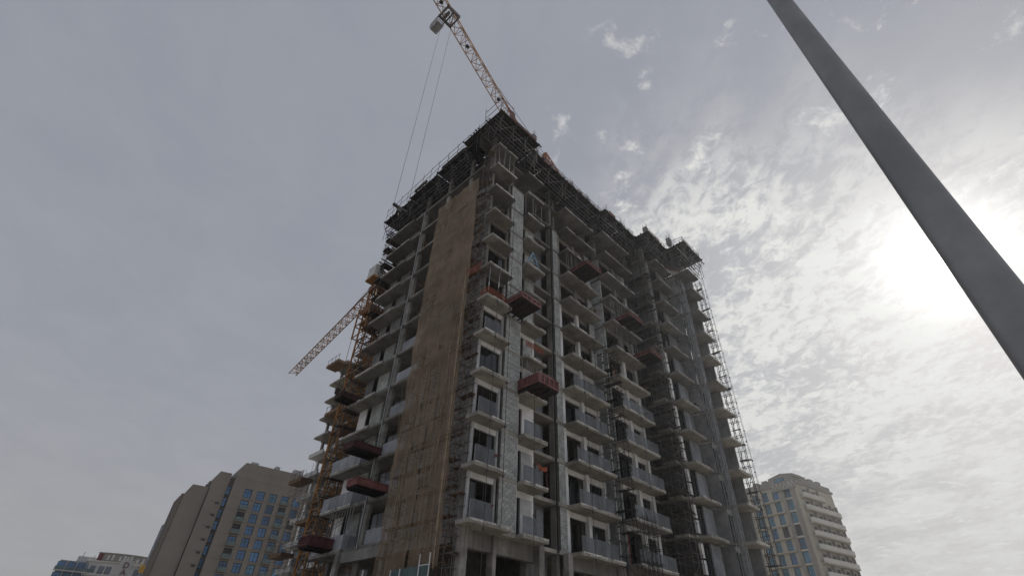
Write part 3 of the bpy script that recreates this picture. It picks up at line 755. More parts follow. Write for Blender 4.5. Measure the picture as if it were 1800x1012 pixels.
# ------------------------------------------------------------------ scaffolds
def scaffold(label, u0, u1, v0, v1, z0, z1, nu, nv, lift=1.75, mat='tube', planks=True, group=None, seed=0, lean=0.0, pl='plank', skip=0.0, r=0.026):
    rnd = random.Random(seed)
    t = tthing('scaffold', label, 'scaffold', (u0+u1)/2, (v0+v1)/2, z0, group)
    X = [u0+(u1-u0)*i/nu for i in range(nu+1)]; Y = [v0+(v1-v0)*j/nv for j in range(nv+1)]
    s = MB(); l = MB(); b = MB()
    for x in X:
        for y in Y: s.tube((x, y, z0), (x+rnd.uniform(-.03, .03), y+rnd.uniform(-.03, .03), z1+rnd.uniform(0, 0.8)), r, 5)
    n = int((z1-z0)/lift)
    for q in range(n+1):
        z = z0+0.3+q*lift
        for y in Y:
            for dz in (0, 0.95):
                if rnd.random() > skip: l.tube((u0-0.25, y, z+dz+rnd.uniform(-.04, .04)), (u1+0.25, y, z+dz+rnd.uniform(-.04, .04)), r*0.9, 4)
        for x in X:
            for dz in (0.05, 1.0):
                if rnd.random() > skip: l.tube((x, v0-0.25, z+dz+rnd.uniform(-.04, .04)), (x, v1+0.25, z+dz+rnd.uniform(-.04, .04)), r*0.9, 4)
        if q < n:
            if nu > 0 and u1-u0 > 0.6: b.tube((u0, v0-0.03, z), (u1, v0-0.03, z+lift), r*0.9, 4) if q % 2 else b.tube((u1, v0-0.03, z), (u0, v0-0.03, z+lift), r*0.9, 4)
            if nv > 0 and v1-v0 > 0.6: b.tube((u0-0.03, v0, z), (u0-0.03, v1, z+lift), r*0.9, 4) if q % 2 else b.tube((u0-0.03, v1, z), (u0-0.03, v0, z+lift), r*0.9, 4)
        if planks and rnd.random() > 0.2:
            if u1-u0 >= v1-v0:
                m = max(2, int((v1-v0)/0.3))
                for c in range(m):
                    if rnd.random() < 0.25: continue
                    y = v0+(v1-v0)*(c+0.5)/m; pbox('plank', pl, t, u0-rnd.uniform(0, .4), u1+rnd.uniform(0, .4), y-0.11, y+0.11, z+0.07, z+0.11)
            else:
                m = max(2, int((u1-u0)/0.3))
                for c in range(m):
                    if rnd.random() < 0.25: continue
                    x = u0+(u1-u0)*(c+0.5)/m; pbox('plank', pl, t, x-0.11, x+0.11, v0-rnd.uniform(0, .4), v1+rnd.uniform(0, .4), z+0.07, z+0.11)
    part(s, 'standards', mat, t, kind='stuff'); part(l, 'ledgers', mat, t, kind='stuff'); part(b, 'braces', mat, t, kind='stuff')
    return t
net_sc = scaffold('scaffold behind brown debris netting on the left face', 0.12, 0.78, 2.2, 9.0, 0, zl(10)-0.4, 1, 5, 1.75, 'rusty', seed=11)
# debris netting in hanging sheets
def net_sheet(parent, v0, v1, z0, z1, mat, seed, crease=0.05, lean=0.0):
    rnd = random.Random(seed); nx, nz = 90, int((z1-z0)*3.2)
    ph = [(rnd.uniform(0.8, 9.0), rnd.uniform(0, 6.28), rnd.uniform(0.1, 0.5)) for _ in range(14)]
    holes = [(rnd.uniform(v0+0.3, v1-0.3), rnd.uniform(z0+1, z1-1), rnd.uniform(0.05, 0.12), rnd.uniform(0.2, 0.6)) for _ in range(1)]
    vs_, fs = [], []
    rag = [rnd.uniform(-0.12, 0.12)+0.25*math.sin(i*0.35+seed)*math.sin(i*0.11) for i in range(nx+1)]
    for j in range(nz+1):
        z = z0+(z1-z0)*j/nz
        for i in range(nx+1):
            f = i/nx
            v = v0+(v1-v0)*f + 0.035*math.sin(z*0.9+seed)+(0.02*math.sin(z*2.3+seed*2) if i in (0, nx) else 0)
            g_ = 0
            for (w, p, a) in ph: g_ += a*math.sin(w*(v*1.6+0.15*math.sin(z*0.35))+p+1.6*z*(a-0.3))
            quilt = 0.11*abs(math.sin(math.pi*(z-0.3)/1.75))**0.6*abs(math.sin(math.pi*(v-2.2)/1.36))**0.6
            d_ = quilt+0.6*crease*g_*(0.45+0.55*math.sin(j/nz*math.pi)) + 0.06*math.sin(z*1.79) + rnd.uniform(-1, 1)*0.012
            vs_.append((-0.16+d_*0.8, v, z+((0.10*math.sin(v*2+seed)+rag[i]) if j == 0 else 0.05*math.sin(v*2+seed)*(1 if j == nz else 0))))
    for j in range(nz):
        for i in range(nx):
            vc = v0+(v1-v0)*(i+0.5)/nx; zc = z0+(z1-z0)*(j+0.5)/nz
            if any(abs(vc-h[0]) < h[2] and abs(zc-h[1]) < h[3] for h in holes): continue
            a = j*(nx+1)+i; fs.append((a, a+1, a+nx+2, a+nx+1))
    m = MB(); m.v = vs_; m.f = fs
    return part(m, 'net_sheet', mat, parent, smooth=True)
zs = [6.3, 12.6, 19.2, 25.8, 33.0, 43.0]
net_sheet(net_sc, 2.3, 5.35, 6.3, 15.4, 'net2', 1, 0.07)
net_sheet(net_sc, 5.55, 8.95, 5.6, 15.6, 'net2', 2, 0.07)
net_sheet(net_sc, 2.35, 9.05, 15.2, 22.0, 'net2', 3, 0.06)
net_sheet(net_sc, 2.4, 9.1, 21.9, 28.4, 'net', 4, 0.045)
net_sheet(net_sc, 2.45, 9.05, 28.3, 35.2, 'net', 5, 0.03)
net_sheet(net_sc, 2.5, 9.0, 35.1, 41.3, 'net', 6, 0.022)
# long rods and ropes tied over the net
m = MB(); rr = random.Random(5)
for i in range(42):
    v = 2.4+6.4*rr.random()**1.5; z = rr.uniform(5.0, 17); m.tube((-0.34, v, z), (-0.34, v+rr.uniform(-0.5, 0.5), z+rr.uniform(2.5, 7)), 0.011, 4)
for i in range(10):
    v = rr.uniform(2.5, 7); z = rr.uniform(7, 30); m.tube((-0.44, v, z), (-0.42, v+rr.uniform(1.2, 2.5), z+rr.uniform(-2, 2)), 0.014, 4)
part(m, 'tie_ropes', 'tan', net_sc, kind='stuff')
for (a, b) in ((6.2, 28.0), ):
    m = MB(); m.tube((-0.46, 2.34, a), (-0.46, 2.42, b), 0.04, 6); part(m, 'edge_pole', 'tan', net_sc)

scaffold('narrow scaffold with short brown planks at the near corner', 0.05, 0.5, 1.3, 2.1, 0, zl(11), 1, 1, 1.65, 'tube', seed=12)
scaffold('dark scaffold filling the recess beside the projecting wing', 23.95, 25.9, -1.5, 1.0, 0, zl(11)-0.5, 2, 2, 1.65, 'tube', seed=13, pl='timber', skip=0.2)
scaffold('black scaffold frames in the gap left of the fourth balcony stack', 17.1, 17.7, -0.3, 1.0, 5.5, zl(5)+2.0, 1, 1, 1.65, 'black', seed=14, pl='timber')
scaffold('black scaffold cage in front of the lowest opening of the fourth stack', 18.2, 20.2, -0.55, -0.3, 3.0, zl(1)-0.2, 3, 1, 1.1, 'black', seed=15, planks=False)
scaffold('open scaffold tower along the right edge of the wing', 34.14, 34.6, -4.5, -3.9, 0, zl(11)-0.8, 1, 1, 1.65, 'black', seed=16, pl='timber', skip=0.25, r=0.035)
scaffold('thin scaffold at the far left end of the tower', 0.9, 2.4, 20.9, 22.0, 0, zl(11)+1.5, 1, 1, 1.65, 'tube', seed=18, pl='timber')
scaffold('brown scaffold between the tower and the rear wing', 3.4, 6.4, 21.2, 26.0, 0, zl(8), 3, 4, 1.8, 'rusty', seed=19)
scaffold('wiry scaffold at the foot of the rear wing', 12.4, 13.4, 44.0, 57.8, 0, zl(5), 1, 7, 1.8, 'tube', seed=20, planks=False, skip=0.3)
# catch platforms at the left end
for i, k in enumerate((7.5, 8.2, 9.0, 9.75, 10.5, 11.1)):
    o = tthing('catch_platform', ['lowest', 'second lowest', 'third lowest', 'third highest', 'second highest', 'topmost'][i]+' dark timber platform jutting from the left end of the tower', 'platform', 1.6, 21.4, zl(k), 'timber platforms at the left end')
    pbox('deck', 'timber', o, 0.6+0.1*(i % 2), 2.6, 20.6, 21.6+0.15*(i % 3), zl(k), zl(k)+0.16)
    pbox('bearer', 'timber', o, 0.9, 1.05, 20.52, 21.9, zl(k)-0.18, zl(k)-0.002)
    m = MB()
    for a in (0.75, 1.6, 2.4): m.tube((a, 21.5, zl(k)), (a, 21.5, zl(k)+1.3), 0.03, 5)
    part(m, 'posts', 'tube', o, kind='stuff')
# props and pipes scattered on the upper open floors
for (lab, u0, u1, v, k, n, sd) in [('row of thin steel props under the eleventh slab of the near corner', 0.4, 2.6, 0.1, 10, 4, 1), ('row of steel props on the open floor above the second stack', 5.0, 7.2, 0.45, 9, 4, 2), ('steel props standing on the third stack under the ninth balcony', 11.8, 13.6, 0.9, 8, 6, 3),
                               ('steel props on the fourth stack beside the red platform', 18.0, 20.2, 0.0, 7, 7, 4), ('steel props on the fourth stack one floor lower', 19.0, 22.8, 0.0, 6, 8, 5), ('steel props in the opening behind the lowest red platform of the second stack', 4.95, 6.6, 0.5, 3, 6, 6),
                               ('steel props on the near corner balcony with the orange barrier', 0.3, 2.5, 0.2, 5, 3, 7), ('dark rods in front of the left face opening over the lowest slab', 1.1, 1.2, 14.0, 0, 1, 8)]:
    o = tthing('prop_row', lab, 'props', u0, v, zl(k), 'steel props holding up the open floors')
    m = MB(); r_ = random.Random(sd)
    for i in range(n):
        x = u0+(u1-u0)*i/max(1, n-1)
        m.tube((x, v+r_.uniform(-.1, .3), zl(k)-0.03), (x, v+r_.uniform(-.1, .3), zl(k+1)-0.29), 0.026, 5)
        m.box(x-0.08, x+0.08, v+0.0, v+0.16, zl(k)-0.03, zl(k)-0.02)
    part(m, 'props', 'steel', o, kind='stuff')
o = tthing('prop_row', 'upright rods standing in the left face opening above the lowest slab', 'props', 0.95, 15.0, zl(0), 'steel props holding up the open floors')
m = MB()
for i in range(9): m.tube((0.75+random.uniform(-.05, .05), 15.0+0.45*i, zl(0)-0.02), (0.75, 15.0+0.45*i+random.uniform(-.1, .1), zl(1)-0.3), 0.025, 5)
part(m, 'props', 'steel', o, kind='stuff')

# ------------------------------------------------------------------ red loading platforms
def platform(label, u0, u1, v0, v1, k, axis='v', h=1.0, mat='red', rib='redrib'):
    z = zl(k)+0.02
    o = tthing('loading_platform', label, 'platform', (u0+u1)/2, (v0+v1)/2, z, 'red loading platforms hung on the facades')
    pbox('deck', 'darkred', o, u0, u1, v0, v1, z, z+0.10)
    m = MB()
    for q in range(4):
        if axis == 'v': x = u0+0.1+(u1-u0-0.3)*q/3; m.box(x, x+0.12, v0+0.02, v1+1.6, z-0.09, z-0.002)
        else: y = v0+0.1+(v1-v0-0.3)*q/3; m.box(u0+0.02, u1+1.6, y, y+0.12, z-0.09, z-0.002)
    part(m, 'beams', 'black', o, kind='stuff')
    def side(a0, a1, b0, b1):
        s = pbox('side_panel', mat, o, a0, a1, b0, b1, z+0.102, z+h)
        r = MB(); along_u = (a1-a0) > (b1-b0); n = 4
        for q in range(n+1):
            if along_u: x = a0+(a1-a0-0.06)*q/n; r.box(x, x+0.075, b0-0.05, b0-0.002, z+0.1, z+h+0.03)
            else: y = b0+(b1-b0-0.06)*q/n; r.box(a0-0.05, a0-0.002, y, y+0.06, z+0.1, z+h+0.03)
        if along_u: r.box(a0, a1, b0-0.08, b0-0.052, z+h-0.03, z+h+0.05); r.box(a0, a1, b0-0.08, b0-0.052, z+0.1, z+0.19)
        else: r.box(a0-0.08, a0-0.052, b0, b1, z+h-0.03, z+h+0.05); r.box(a0-0.08, a0-0.052, b0, b1, z+0.1, z+0.19)
        part(r, 'ribs', rib, s, kind='stuff')
    if axis == 'v':
        side(u0, u1, v0, v0+0.03); side(u0, u0+0.03, v0+0.035, v1); side(u1-0.03, u1, v0+0.035, v1)
    else:
        side(u0, u0+0.03, v0, v1); side(u0+0.035, u1, v0, v0+0.03); side(u0+0.035, u1, v1-0.03, v1)
    # hanger rods
    m = MB()
    if axis == 'v':
        for x in (u0+0.1, u1-0.1): m.tube((x, v0+0.9, z+h), (x, v1+0.6, zl(k+1)-0.3), 0.02, 4)
    else:
        for y in (v0+0.1, v1-0.1): m.tube((u0+0.9, y, z+h), (u1+0.6, y, zl(k+1)-0.3), 0.02, 4)
    part(m, 'hangers', 'tube', o, kind='stuff')
    m = MB(); q4 = [(u0+0.06, v0+0.06), (u1-0.06, v0+0.06), (u1-0.06, v1-0.06), (u0+0.06, v1-0.06)]
    seq = [q4[3], q4[0], q4[1], q4[2]] if axis == 'v' else [q4[1], q4[0], q4[3], q4[2]]
    for (a, b) in zip(seq[:-1], seq[1:]):
        for f in (0, 0.5, 1): m.tube((a[0]+(b[0]-a[0])*f, a[1]+(b[1]-a[1])*f, z+0.1), (a[0]+(b[0]-a[0])*f, a[1]+(b[1]-a[1])*f, z+1.15), 0.02, 4)
        for zz_ in (0.8, 1.12): m.tube((*a, z+zz_), (*b, z+zz_), 0.016, 4)
    part(m, 'guard_tubes', 'tube', o, kind='stuff')
    return o
platform('red loading platform jutting from the second stack, lowest on the right face', 4.6, 6.85, -1.35, 0.95, 3, h=0.85)
platform('red loading platform beside the near corner with an orange barrier next to it', 2.35, 4.55, -1.55, 0.6, 5, h=0.55)
platform('highest red loading platform, on the third balcony stack', 12.1, 14.4, -1.5, 1.2, 8, h=0.5)
platform('red loading platform high on the fourth balcony stack', 18.7, 21.1, -1.9, 0.6, 7, h=0.5)
platform('red loading platform by the dark recess next to the wing', 21.6, 23.7, -2.1, 0.3, 6, h=0.5)
platform('faded red loading platform on the left face beside the net', -1.7, 1.8, 10.9, 12.3, 1, 'u', h=0.6, mat='fadedred', rib='redrib')
platform('dark red loading platform low on the left face by the yellow mast', -1.4, 1.5, 16.9, 18.4, 0, 'u', h=0.75, mat='maroonsteel', rib='maroonsteel')
platform('maroon loading platform in the middle of the left face', -1.6, 1.6, 12.9, 14.4, 2, 'u', h=0.6, mat='maroonsteel', rib='brownred')
platform('darkest loading platform, highest on the left face', -0.9, 1.4, 19.1, 20.4, 4, 'u', h=0.6, mat='brownred', rib='brownred')

# ------------------------------------------------------------------ barriers, cloths, trestle
def barrier(label, pts, z, h, mat, seed=0, cat='barrier', name='safety_barrier'):
    o = tthing(name, label, cat, pts[0][0], pts[0][1], z)
    m = MB(); rnd = random.Random(seed)
    for (a, b) in zip(pts[:-1], pts[1:]):
        L = math.dist(a, b); n = max(2, int(L/0.14))
        for i in range(n):
            x = a[0]+(b[0]-a[0])*i/n; y = a[1]+(b[1]-a[1])*i/n
            m.tube((x, y, z), (x+rnd.uniform(-.03, .03), y, z+h+rnd.uniform(-.12, .05)), 0.022, 4)
        for f in (0.1, 0.5, 0.95): m.tube((a[0], a[1], z+h*f), (b[0], b[1], z+h*f+rnd.uniform(-.05, .05)), 0.035, 4)
    part(m, 'mesh', mat, o, kind='stuff')
barrier('red mesh barrier on the near corner balcony beside the red platform', [(0.15, 0.9), (0.2, 0.1), (2.2, 0.05)], zl(5), 0.75, 'orange', 1)
barrier('orange mesh barrier on the corner scaffold next to the net', [(0.0, 1.1), (-0.05, 3.0)], zl(6)-0.3, 0.85, 'orange', 2)
barrier('red mesh barrier along the second stack balcony under the red platform', [(5.0, 0.4), (7.2, 0.4)], zl(4)+0.9, 0.5, 'orange', 3)
barrier('red mesh along the top edge of the third stack beside the highest platform', [(11.7, 0.75), (16.0, 0.75)], zl(9), 0.3, 'red', 4)
barrier('red mesh under the roof at the wing', [(29.4, -2.3), (31.2, -3.2), (33.8, -4.4)], zl(11), 0.55, 'red', 5)
def cloth(label, u0, u1, v, z0, z1, mat, seed):
    rnd = random.Random(seed); nx, nz = 12, 10; m = MB()
    for j in range(nz+1):
        for i in range(nx+1):
            f, h = i/nx, j/nz
            m.v.append((u0+(u1-u0)*f*(0.6+0.4*h)+0.1*math.sin(h*4+seed), v+0.06*math.sin(f*9+h*3+seed)+rnd.uniform(-.01, .01), z0+(z1-z0)*h-0.12*math.sin(f*3.14)*h))
    for j in range(nz):
        for i in range(nx):
            a = j*(nx+1)+i; m.f.append((a, a+1, a+nx+2, a+nx+1))
    n = len(m.v); m.v += [(x, y+0.012, z) for x, y, z in m.v]; m.f += [tuple(n+q for q in reversed(f)) for f in list(m.f)]
    o = tthing('hanging_cloth', label, 'cloth', u0, v, z0); part(m, 'sheet', mat, o, smooth=True)
cloth('orange cloth flung over the second stack railing', 6.2, 7.3, 0.14, zl(1)+1.0, zl(1)+1.4, 'orange', 1)
cloth('long red cloth hanging in the recess beside the second stack', 9.3, 9.55, 2.1, zl(1)+0.6, zl(1)+2.0, 'red', 2)
cloth('dull red cloth behind the lowest near corner railing', 0.3, 2.0, 0.06, zl(0)+0.1, zl(0)+1.1, 'red', 3)
cloth('dull red cloth behind the second railing of the near corner', 0.5, 2.4, 0.08, zl(1)+0.4, zl(1)+1.0, 'red', 4)
cloth('faded red sheet on the fourth stack balcony floor', 18.4, 19.4, 0.3, zl(1)+0.0, zl(1)+0.6, 'red', 5)
o = tthing('a_frame_trestle', 'pale blue timber trestle shaped like an A on the second stack', 'trestle', 5.6, 0.45, zl(7))
m = MB(); z = zl(7)-0.02
m.bar((4.95, 0.35, z), (5.75, 0.35, z+1.75), 0.09, 0.16); part(m, 'leg', 'blue', o)
m = MB(); m.bar((6.7, 0.38, z), (5.78, 0.38, z+1.75), 0.09, 0.16); part(m, 'leg', 'blue', o)
m = MB(); m.bar((5.2, 0.42, z+0.55), (6.4, 0.42, z+0.55), 0.05, 0.12); m.bar((5.45, 0.42, z+1.1), (6.1, 0.42, z+1.1), 0.05, 0.12); part(m, 'crossbars', 'blue', o, kind='stuff')
m = MB(); m.bar((5.3, 0.9, z), (5.74, 0.42, z+1.6), 0.06, 0.10); part(m, 'back_leg', 'blue', o)
# bundles of timber and pipe left on the balconies
for i, (lab, u, v, k, ax, mt) in enumerate([('bundle of timbers jutting from the seventh balcony of the third stack', 15.2, 0.62, 7, 'v', 'plank'), ('bundle of pipes jutting from the eighth balcony of the near corner', 0.6, -0.06, 8, 'v', 'tube'),
        ('timbers jutting from the sixth balcony of the fourth stack', 22.2, -0.28, 5, 'v', 'plank'), ('pipes jutting from the ninth balcony of the second stack', 5.4, 0.24, 9, 'v', 'tube'), ('timbers on the tenth balcony of the third stack', 13.0, 0.62, 10, 'v', 'timber'),
        ('timbers jutting from the tenth balcony of the fourth stack', 19.4, -0.28, 10, 'v', 'plank'), ('timbers jutting from the left face balcony under the roof', 0.62, 17.0, 9, 'u', 'timber'), ('pipes jutting from the left face balcony above the crane cab', 0.62, 18.8, 10, 'u', 'tube'),
        ('planks jutting from the middle of the left face', 0.85, 10.4, 7, 'u', 'plank'), ('planks jutting from the left face two floors under the roof', 0.85, 12.0, 9, 'u', 'plank'), ('timbers jutting from the fifth wing balcony', 29.0, -2.34, 5, 'v', 'timber')]):
    o = tthing('timber_bundle', lab, 'timber', u, v, zl(k), 'bundles left on the balcony edges'); m = MB(); r_ = random.Random(100+i)
    for q in range(7):
        a = u+r_.uniform(-.5, .5) if ax == 'v' else v+r_.uniform(-.5, .5); z = zl(k)+0.03+0.06*(q//3); out = r_.uniform(0.1, 0.6); sk = r_.uniform(-.25, .25)
        if ax == 'v': m.bar((a, v-out, z), (a+sk, v+1.0, z+0.02), 0.09, 0.05)
        else: m.bar((u-out, a, z), (u+1.0, a+sk, z+0.02), 0.09, 0.05)
    part(m, 'lengths', mt, o, kind='stuff')
for i, (v0, k, u1) in enumerate([(52.0, 10.6, 13.55), (47.0, 7.4, 13.5), (53.0, 4.5, 13.55), (46.5, 2.5, 13.5), (52.5, 1.4, 13.5)]):
    o = tthing('brown_deck', ['topmost', 'second highest', 'middle', 'second lowest', 'lowest'][i]+' brown timber deck slung outside the rear wing', 'platform', 12.6, v0+2, zl(k), 'brown decks on the rear wing')
    pbox('deck', 'plank', o, 11.6, u1, v0, v0+4.2, zl(k), zl(k)+0.5); m = MB()
    for q in range(4): m.tube((11.7, v0+0.1+1.3*q, zl(k)+0.5), (11.7, v0+0.1+1.3*q, zl(k)+1.6), 0.04, 4)
    m.tube((11.7, v0, zl(k)+1.5), (11.7, v0+4.2, zl(k)+1.5), 0.04, 4); part(m, 'rails', 'tube', o, kind='stuff')
# debris bags and sacks
for i, (u, v, k) in enumerate([(4.45, -0.9, 5), (20.9, -1.3, 7), (23.3, -1.6, 6), (6.5, -0.6, 3)]):
    o = tthing('white_sack', ['white sack on the red platform near the corner', 'white sack on the high red platform of the fourth stack', 'white sack on the red platform by the dark recess', 'white sack on the lowest red platform of the right face'][i], 'sack', u, v, zl(k)+0.12, 'white sacks on the platforms')
    m = MB(); m.lathe([(0.14, 0.0), (0.2, 0.15), (0.21, 0.5), (0.17, 0.85), (0.08, 1.02), (0.1, 1.1)], 10)
    m.build('bag', 'pvc', o, smooth=True)
# suspension ropes of the working cradles on the right face
for i, (u, v, z0, z1) in enumerate([(0.9, -0.28, zl(-1), zl(6)+1.0), (2.3, -0.3, zl(0), zl(9)), (12.6, 0.3, zl(-1), zl(5)), (14.6, 0.3, zl(-0.5), zl(6)), (20.4, -0.5, zl(-1), zl(4)), (5.6, 0.02, zl(-0.5), zl(3)), (34.95, -4.7, 3.0, zl(12)), (35.2, -4.7, 1.0, zl(12))]):
    o = tthing('hanging_rope', ['rope hanging down the left half of the near corner balconies', 'rope hanging down the right half of the near corner balconies', 'rope hanging in front of the left half of the third stack', 'rope in front of the middle of the third stack',
        'rope in front of the fourth stack', 'rope in front of the second stack', 'inner of two ropes hanging outside the right edge of the wing', 'outermost rope hanging outside the right edge of the wing'][i], 'rope', u, v, z0, 'ropes hanging down the facade')
    part(MB().tube((u, v, z0), (u+0.02, v, z1), 0.02 if i < 6 else 0.016, 5), 'strand', 'rope', o)
    m = MB()
    for q in range(int((z1-z0)/3.3)): m.box(u-0.05, u+0.05, v-0.05, v+0.05, z0+3.3*q+2.7, z0+3.3*q+2.85)
    part(m, 'clips', 'rope', o, kind='stuff')
# site hoarding and white frames at the foot of the net
o = tthing('site_hoarding', 'dark teal hoarding sheet at the foot of the brown net', 'hoarding', 0.0, 4.4, 0)
for i in range(4): pbox('sheet', 'teal', o, -0.62, -0.58, 2.6+0.95*i, 3.53+0.95*i, 3.2, 6.35)
m = MB()
for i in range(5): m.tube((-0.52, 2.58+0.95*i, 0), (-0.52, 2.58+0.95*i, 6.3), 0.04, 5)
part(m, 'posts', 'tube', o, kind='stuff')
for i, v in enumerate((2.1, 4.9)):
    o = tthing('access_frame', ['white scaffold access frame right of the teal hoarding', 'white scaffold access frame in front of the teal hoarding'][i], 'frame', -0.9, v, 0, 'white access frames')
    m = MB()
    for a in (0, 0.95): m.tube((-0.9, v+a, 0), (-0.9, v+a, 6.9-0.6*i), 0.035, 6)
    for z in (1.0, 2.0, 3.0, 4.0, 5.0, 5.7, 6.3):
        if z < 6.8-0.6*i: m.tube((-0.9, v, z), (-0.9, v+0.95, z), 0.028, 5)
    part(m, 'frame_tubes', 'pvc', o, kind='stuff')
o = tthing('prop_row', 'upright starter rods in the dark podium opening below the near corner', 'props', 1.0, 0.9, 0, 'steel props holding up the open floors')
m = MB()
for i in range(7): m.tube((1.1+0.62*i, 0.9+0.1*(i % 3), 0), (1.15+0.62*i+0.05*(i % 2), 0.9, 5.3+random.uniform(-.3, .3)), 0.03, 5)
part(m, 'rods', 'steel', o, kind='stuff')

# ------------------------------------------------------------------ hoist mast on the wing
def lattice(m, p, q, w, n, r, tri=False, up=Vector((0, 0, 1)), rb=None):
    p = Vector(p); q = Vector(q); d = (q-p).normalized()
    s = d.cross(up)
    if s.length < 1e-3: s = Vector((1, 0, 0))
    s.normalize(); t = s.cross(d).normalized(); rb = rb or r*0.6
    cs = [(-w/2, -w/2), (w/2, -w/2), (0, w*0.62)] if tri else [(-w/2, -w/2), (w/2, -w/2), (w/2, w/2), (-w/2, w/2)]
    at = lambda c, f: p+(q-p)*f+s*c[0]+t*c[1]
    for c in cs: m.tube(at(c, 0), at(c, 1), r, 5)
    for i in range(n):
        a, b = i/n, (i+1)/n
        for j in range(len(cs)):
            c, e = cs[j], cs[(j+1) % len(cs)]
            m.tube(at(c, a), at(e, a), rb, 4)
            m.tube(at(c, a), at(e, b), rb, 4) if i % 2 else m.tube(at(e, a), at(c, b), rb, 4)
    return m
o = tthing('hoist_mast', 'grey lattice hoist mast running up the projecting wing', 'hoist', 30.9, -3.1, 0)
m = lattice(MB(), (30.9, -3.1, 0), (30.9, -3.1, zl(10)+1.5), 0.62, 34, 0.04); part(m, 'mast', 'steel', o)
m = MB()
for k in range(0, 11): m.tube((30.6, -3.0, zl(k)-0.4), (30.5, -1.25, zl(k)-0.15), 0.035, 5); m.tube((31.2, -3.0, zl(k)-0.4), (31.4, -2.5, zl(k)-0.15), 0.035, 5)
part(m, 'wall_ties', 'tube', o, kind='stuff')
m = MB(); m.box(31.235, 31.29, -3.42, -2.78, 0, zl(10)); part(m, 'rack_rail', 'steel', o)

# ------------------------------------------------------------------ tower crane on the roof
c1 = tthing('roof_tower_crane', 'weathered red tower crane on the roof, jib reaching over the near corner', 'crane', 15.6, 6.9, zl(11))
root = Vector((15.4, 6.92, 59.6)); tip = Vector((-22.0, -4.07, 59.6)); jd = (tip-root).normalized()
m = lattice(MB(), root-jd*0.5, root+jd*12.5, 1.3, 11, 0.075, True); part(m, 'jib', 'craneR', c1, label='red inner jib sections')
m = lattice(MB(), root+jd*12.6, tip, 1.3, 22, 0.075, True); part(m, 'jib', 'cranelight', c1, label='paler outer jib sections')
m = lattice(MB(), (15.6, 6.9, zl(11)), (15.6, 6.9, 58.4), 1.7, 7, 0.10); part(m, 'mast', 'craneR', c1)
pbox('slewing_ring', 'craneR', c1, 14.6, 16.6, 5.9, 7.9, 58.3, 59.0)
apex = Vector((16.0, 7.3, 65.4))
m = MB()
for a in ((14.9, 6.3, 59.0), (15.1, 7.2, 59.0), (17.2, 6.9, 59.0), (17.0, 7.9, 59.0)): m.tube(a, apex, 0.10, 5)
for f in (0.25, 0.5, 0.75):
    a, b, c = [Vector(x).lerp(apex, f) for x in ((14.9, 6.3, 59.0), (15.1, 7.2, 59.0), (17.2, 6.9, 59.0))]
    m.tube(a, c, 0.05, 4); m.tube(a, b, 0.05, 4)
m.box(15.7, 16.3, 7.0, 7.6, 65.2, 65.7)
part(m, 'a_frame', 'craneR', c1)
m = lattice(MB(), apex, (14.6, 3.6, 55.4), 0.75, 8, 0.085, True); part(m, 'back_strut', 'craneR', c1)
m = MB(); m.tube(apex, root+jd*17.5+Vector((0, 0, 0.9)), 0.035, 4); m.tube(apex+Vector((0, .3, -.1)), root+jd*8+Vector((0, 0.2, 0.9)), 0.035, 4); m.tube(apex, (24.5, 9.0, 59.6), 0.035, 4)
part(m, 'pendant_lines', 'rope', c1, kind='stuff')
m = lattice(MB(), (16.5, 7.2, 59.4), (25.0, 9.2, 59.4), 1.2, 6, 0.08); part(m, 'counter_jib', 'craneR', c1)
pbox('counterweight', 'concrete', c1, 23.4, 24.9, 8.0, 9.8, 57.4, 59.9)
tr = root+jd*25.4
m = MB(); m.box(tr.x-0.9, tr.x+0.9, tr.y-0.85, tr.y-0.7, 58.55, 59.05); m.box(tr.x-0.9, tr.x+0.9, tr.y+0.7, tr.y+0.85, 58.55, 59.05)
for a in (-0.85, 0, 0.75): m.box(tr.x+a, tr.x+a+0.14, tr.y-0.69, tr.y+0.69, 58.6, 58.8)
for a in (-0.8, 0.8):
    for b in (-0.75, 0.75): m.tube((tr.x+a, tr.y+b, 59.0), (tr.x+a*0.7, tr.y+b*0.3, 60.3), 0.07, 5)
m.tube((tr.x-0.3, tr.y-0.4, 58.65), (tr.x-0.3, tr.y+0.4, 58.65), 0.18, 10)
part(m, 'trolley', 'tube', c1)
m = MB(); bx, by = tr.x-0.9, tr.y+0.9
for a in (0, 0.9):
    for b in (0, 1.3): m.box(bx+a, bx+a+0.06, by+b, by+b+0.06, 57.95, 59.0)
for z in (57.95, 58.4, 58.92): m.box(bx+0.09, bx+0.9, by, by+0.06, z, z+0.08); m.box(bx+0.09, bx+0.9, by+1.33, by+1.39, z, z+0.08); m.box(bx, bx+0.06, by+0.09, by+1.3, z, z+0.08); m.box(bx+0.93, bx+0.99, by+0.09, by+1.3, z, z+0.08)
cage = part(m, 'maintenance_cage', 'steel', c1)
pbox('cage_floor', 'steel', cage, bx+0.1, bx+0.88, by+0.1, by+1.29, 57.96, 58.0)
for dx in (-0.55, 0.65):
    part(MB().tube((tr.x+dx, tr.y+0.2, 58.6), (tr.x+dx*0.9, tr.y+0.2, 27.6), 0.014, 5), 'hoist_rope', 'rope', c1)
m = MB(); m.box(tr.x-0.55, tr.x+0.62, tr.y+0.1, tr.y+0.3, 27.55, 27.7); m.box(tr.x-0.14, tr.x+0.16, tr.y+0.1, tr.y+0.3, 27.2, 27.54); m.tube((tr.x, tr.y+0.2, 27.2), (tr.x, tr.y+0.2, 26.8), 0.05, 6); m.tube((tr.x, tr.y+0.2, 26.8), (tr.x+0.18, tr.y+0.2, 26.7), 0.05, 6)
part(m, 'hook_block', 'rope', c1)
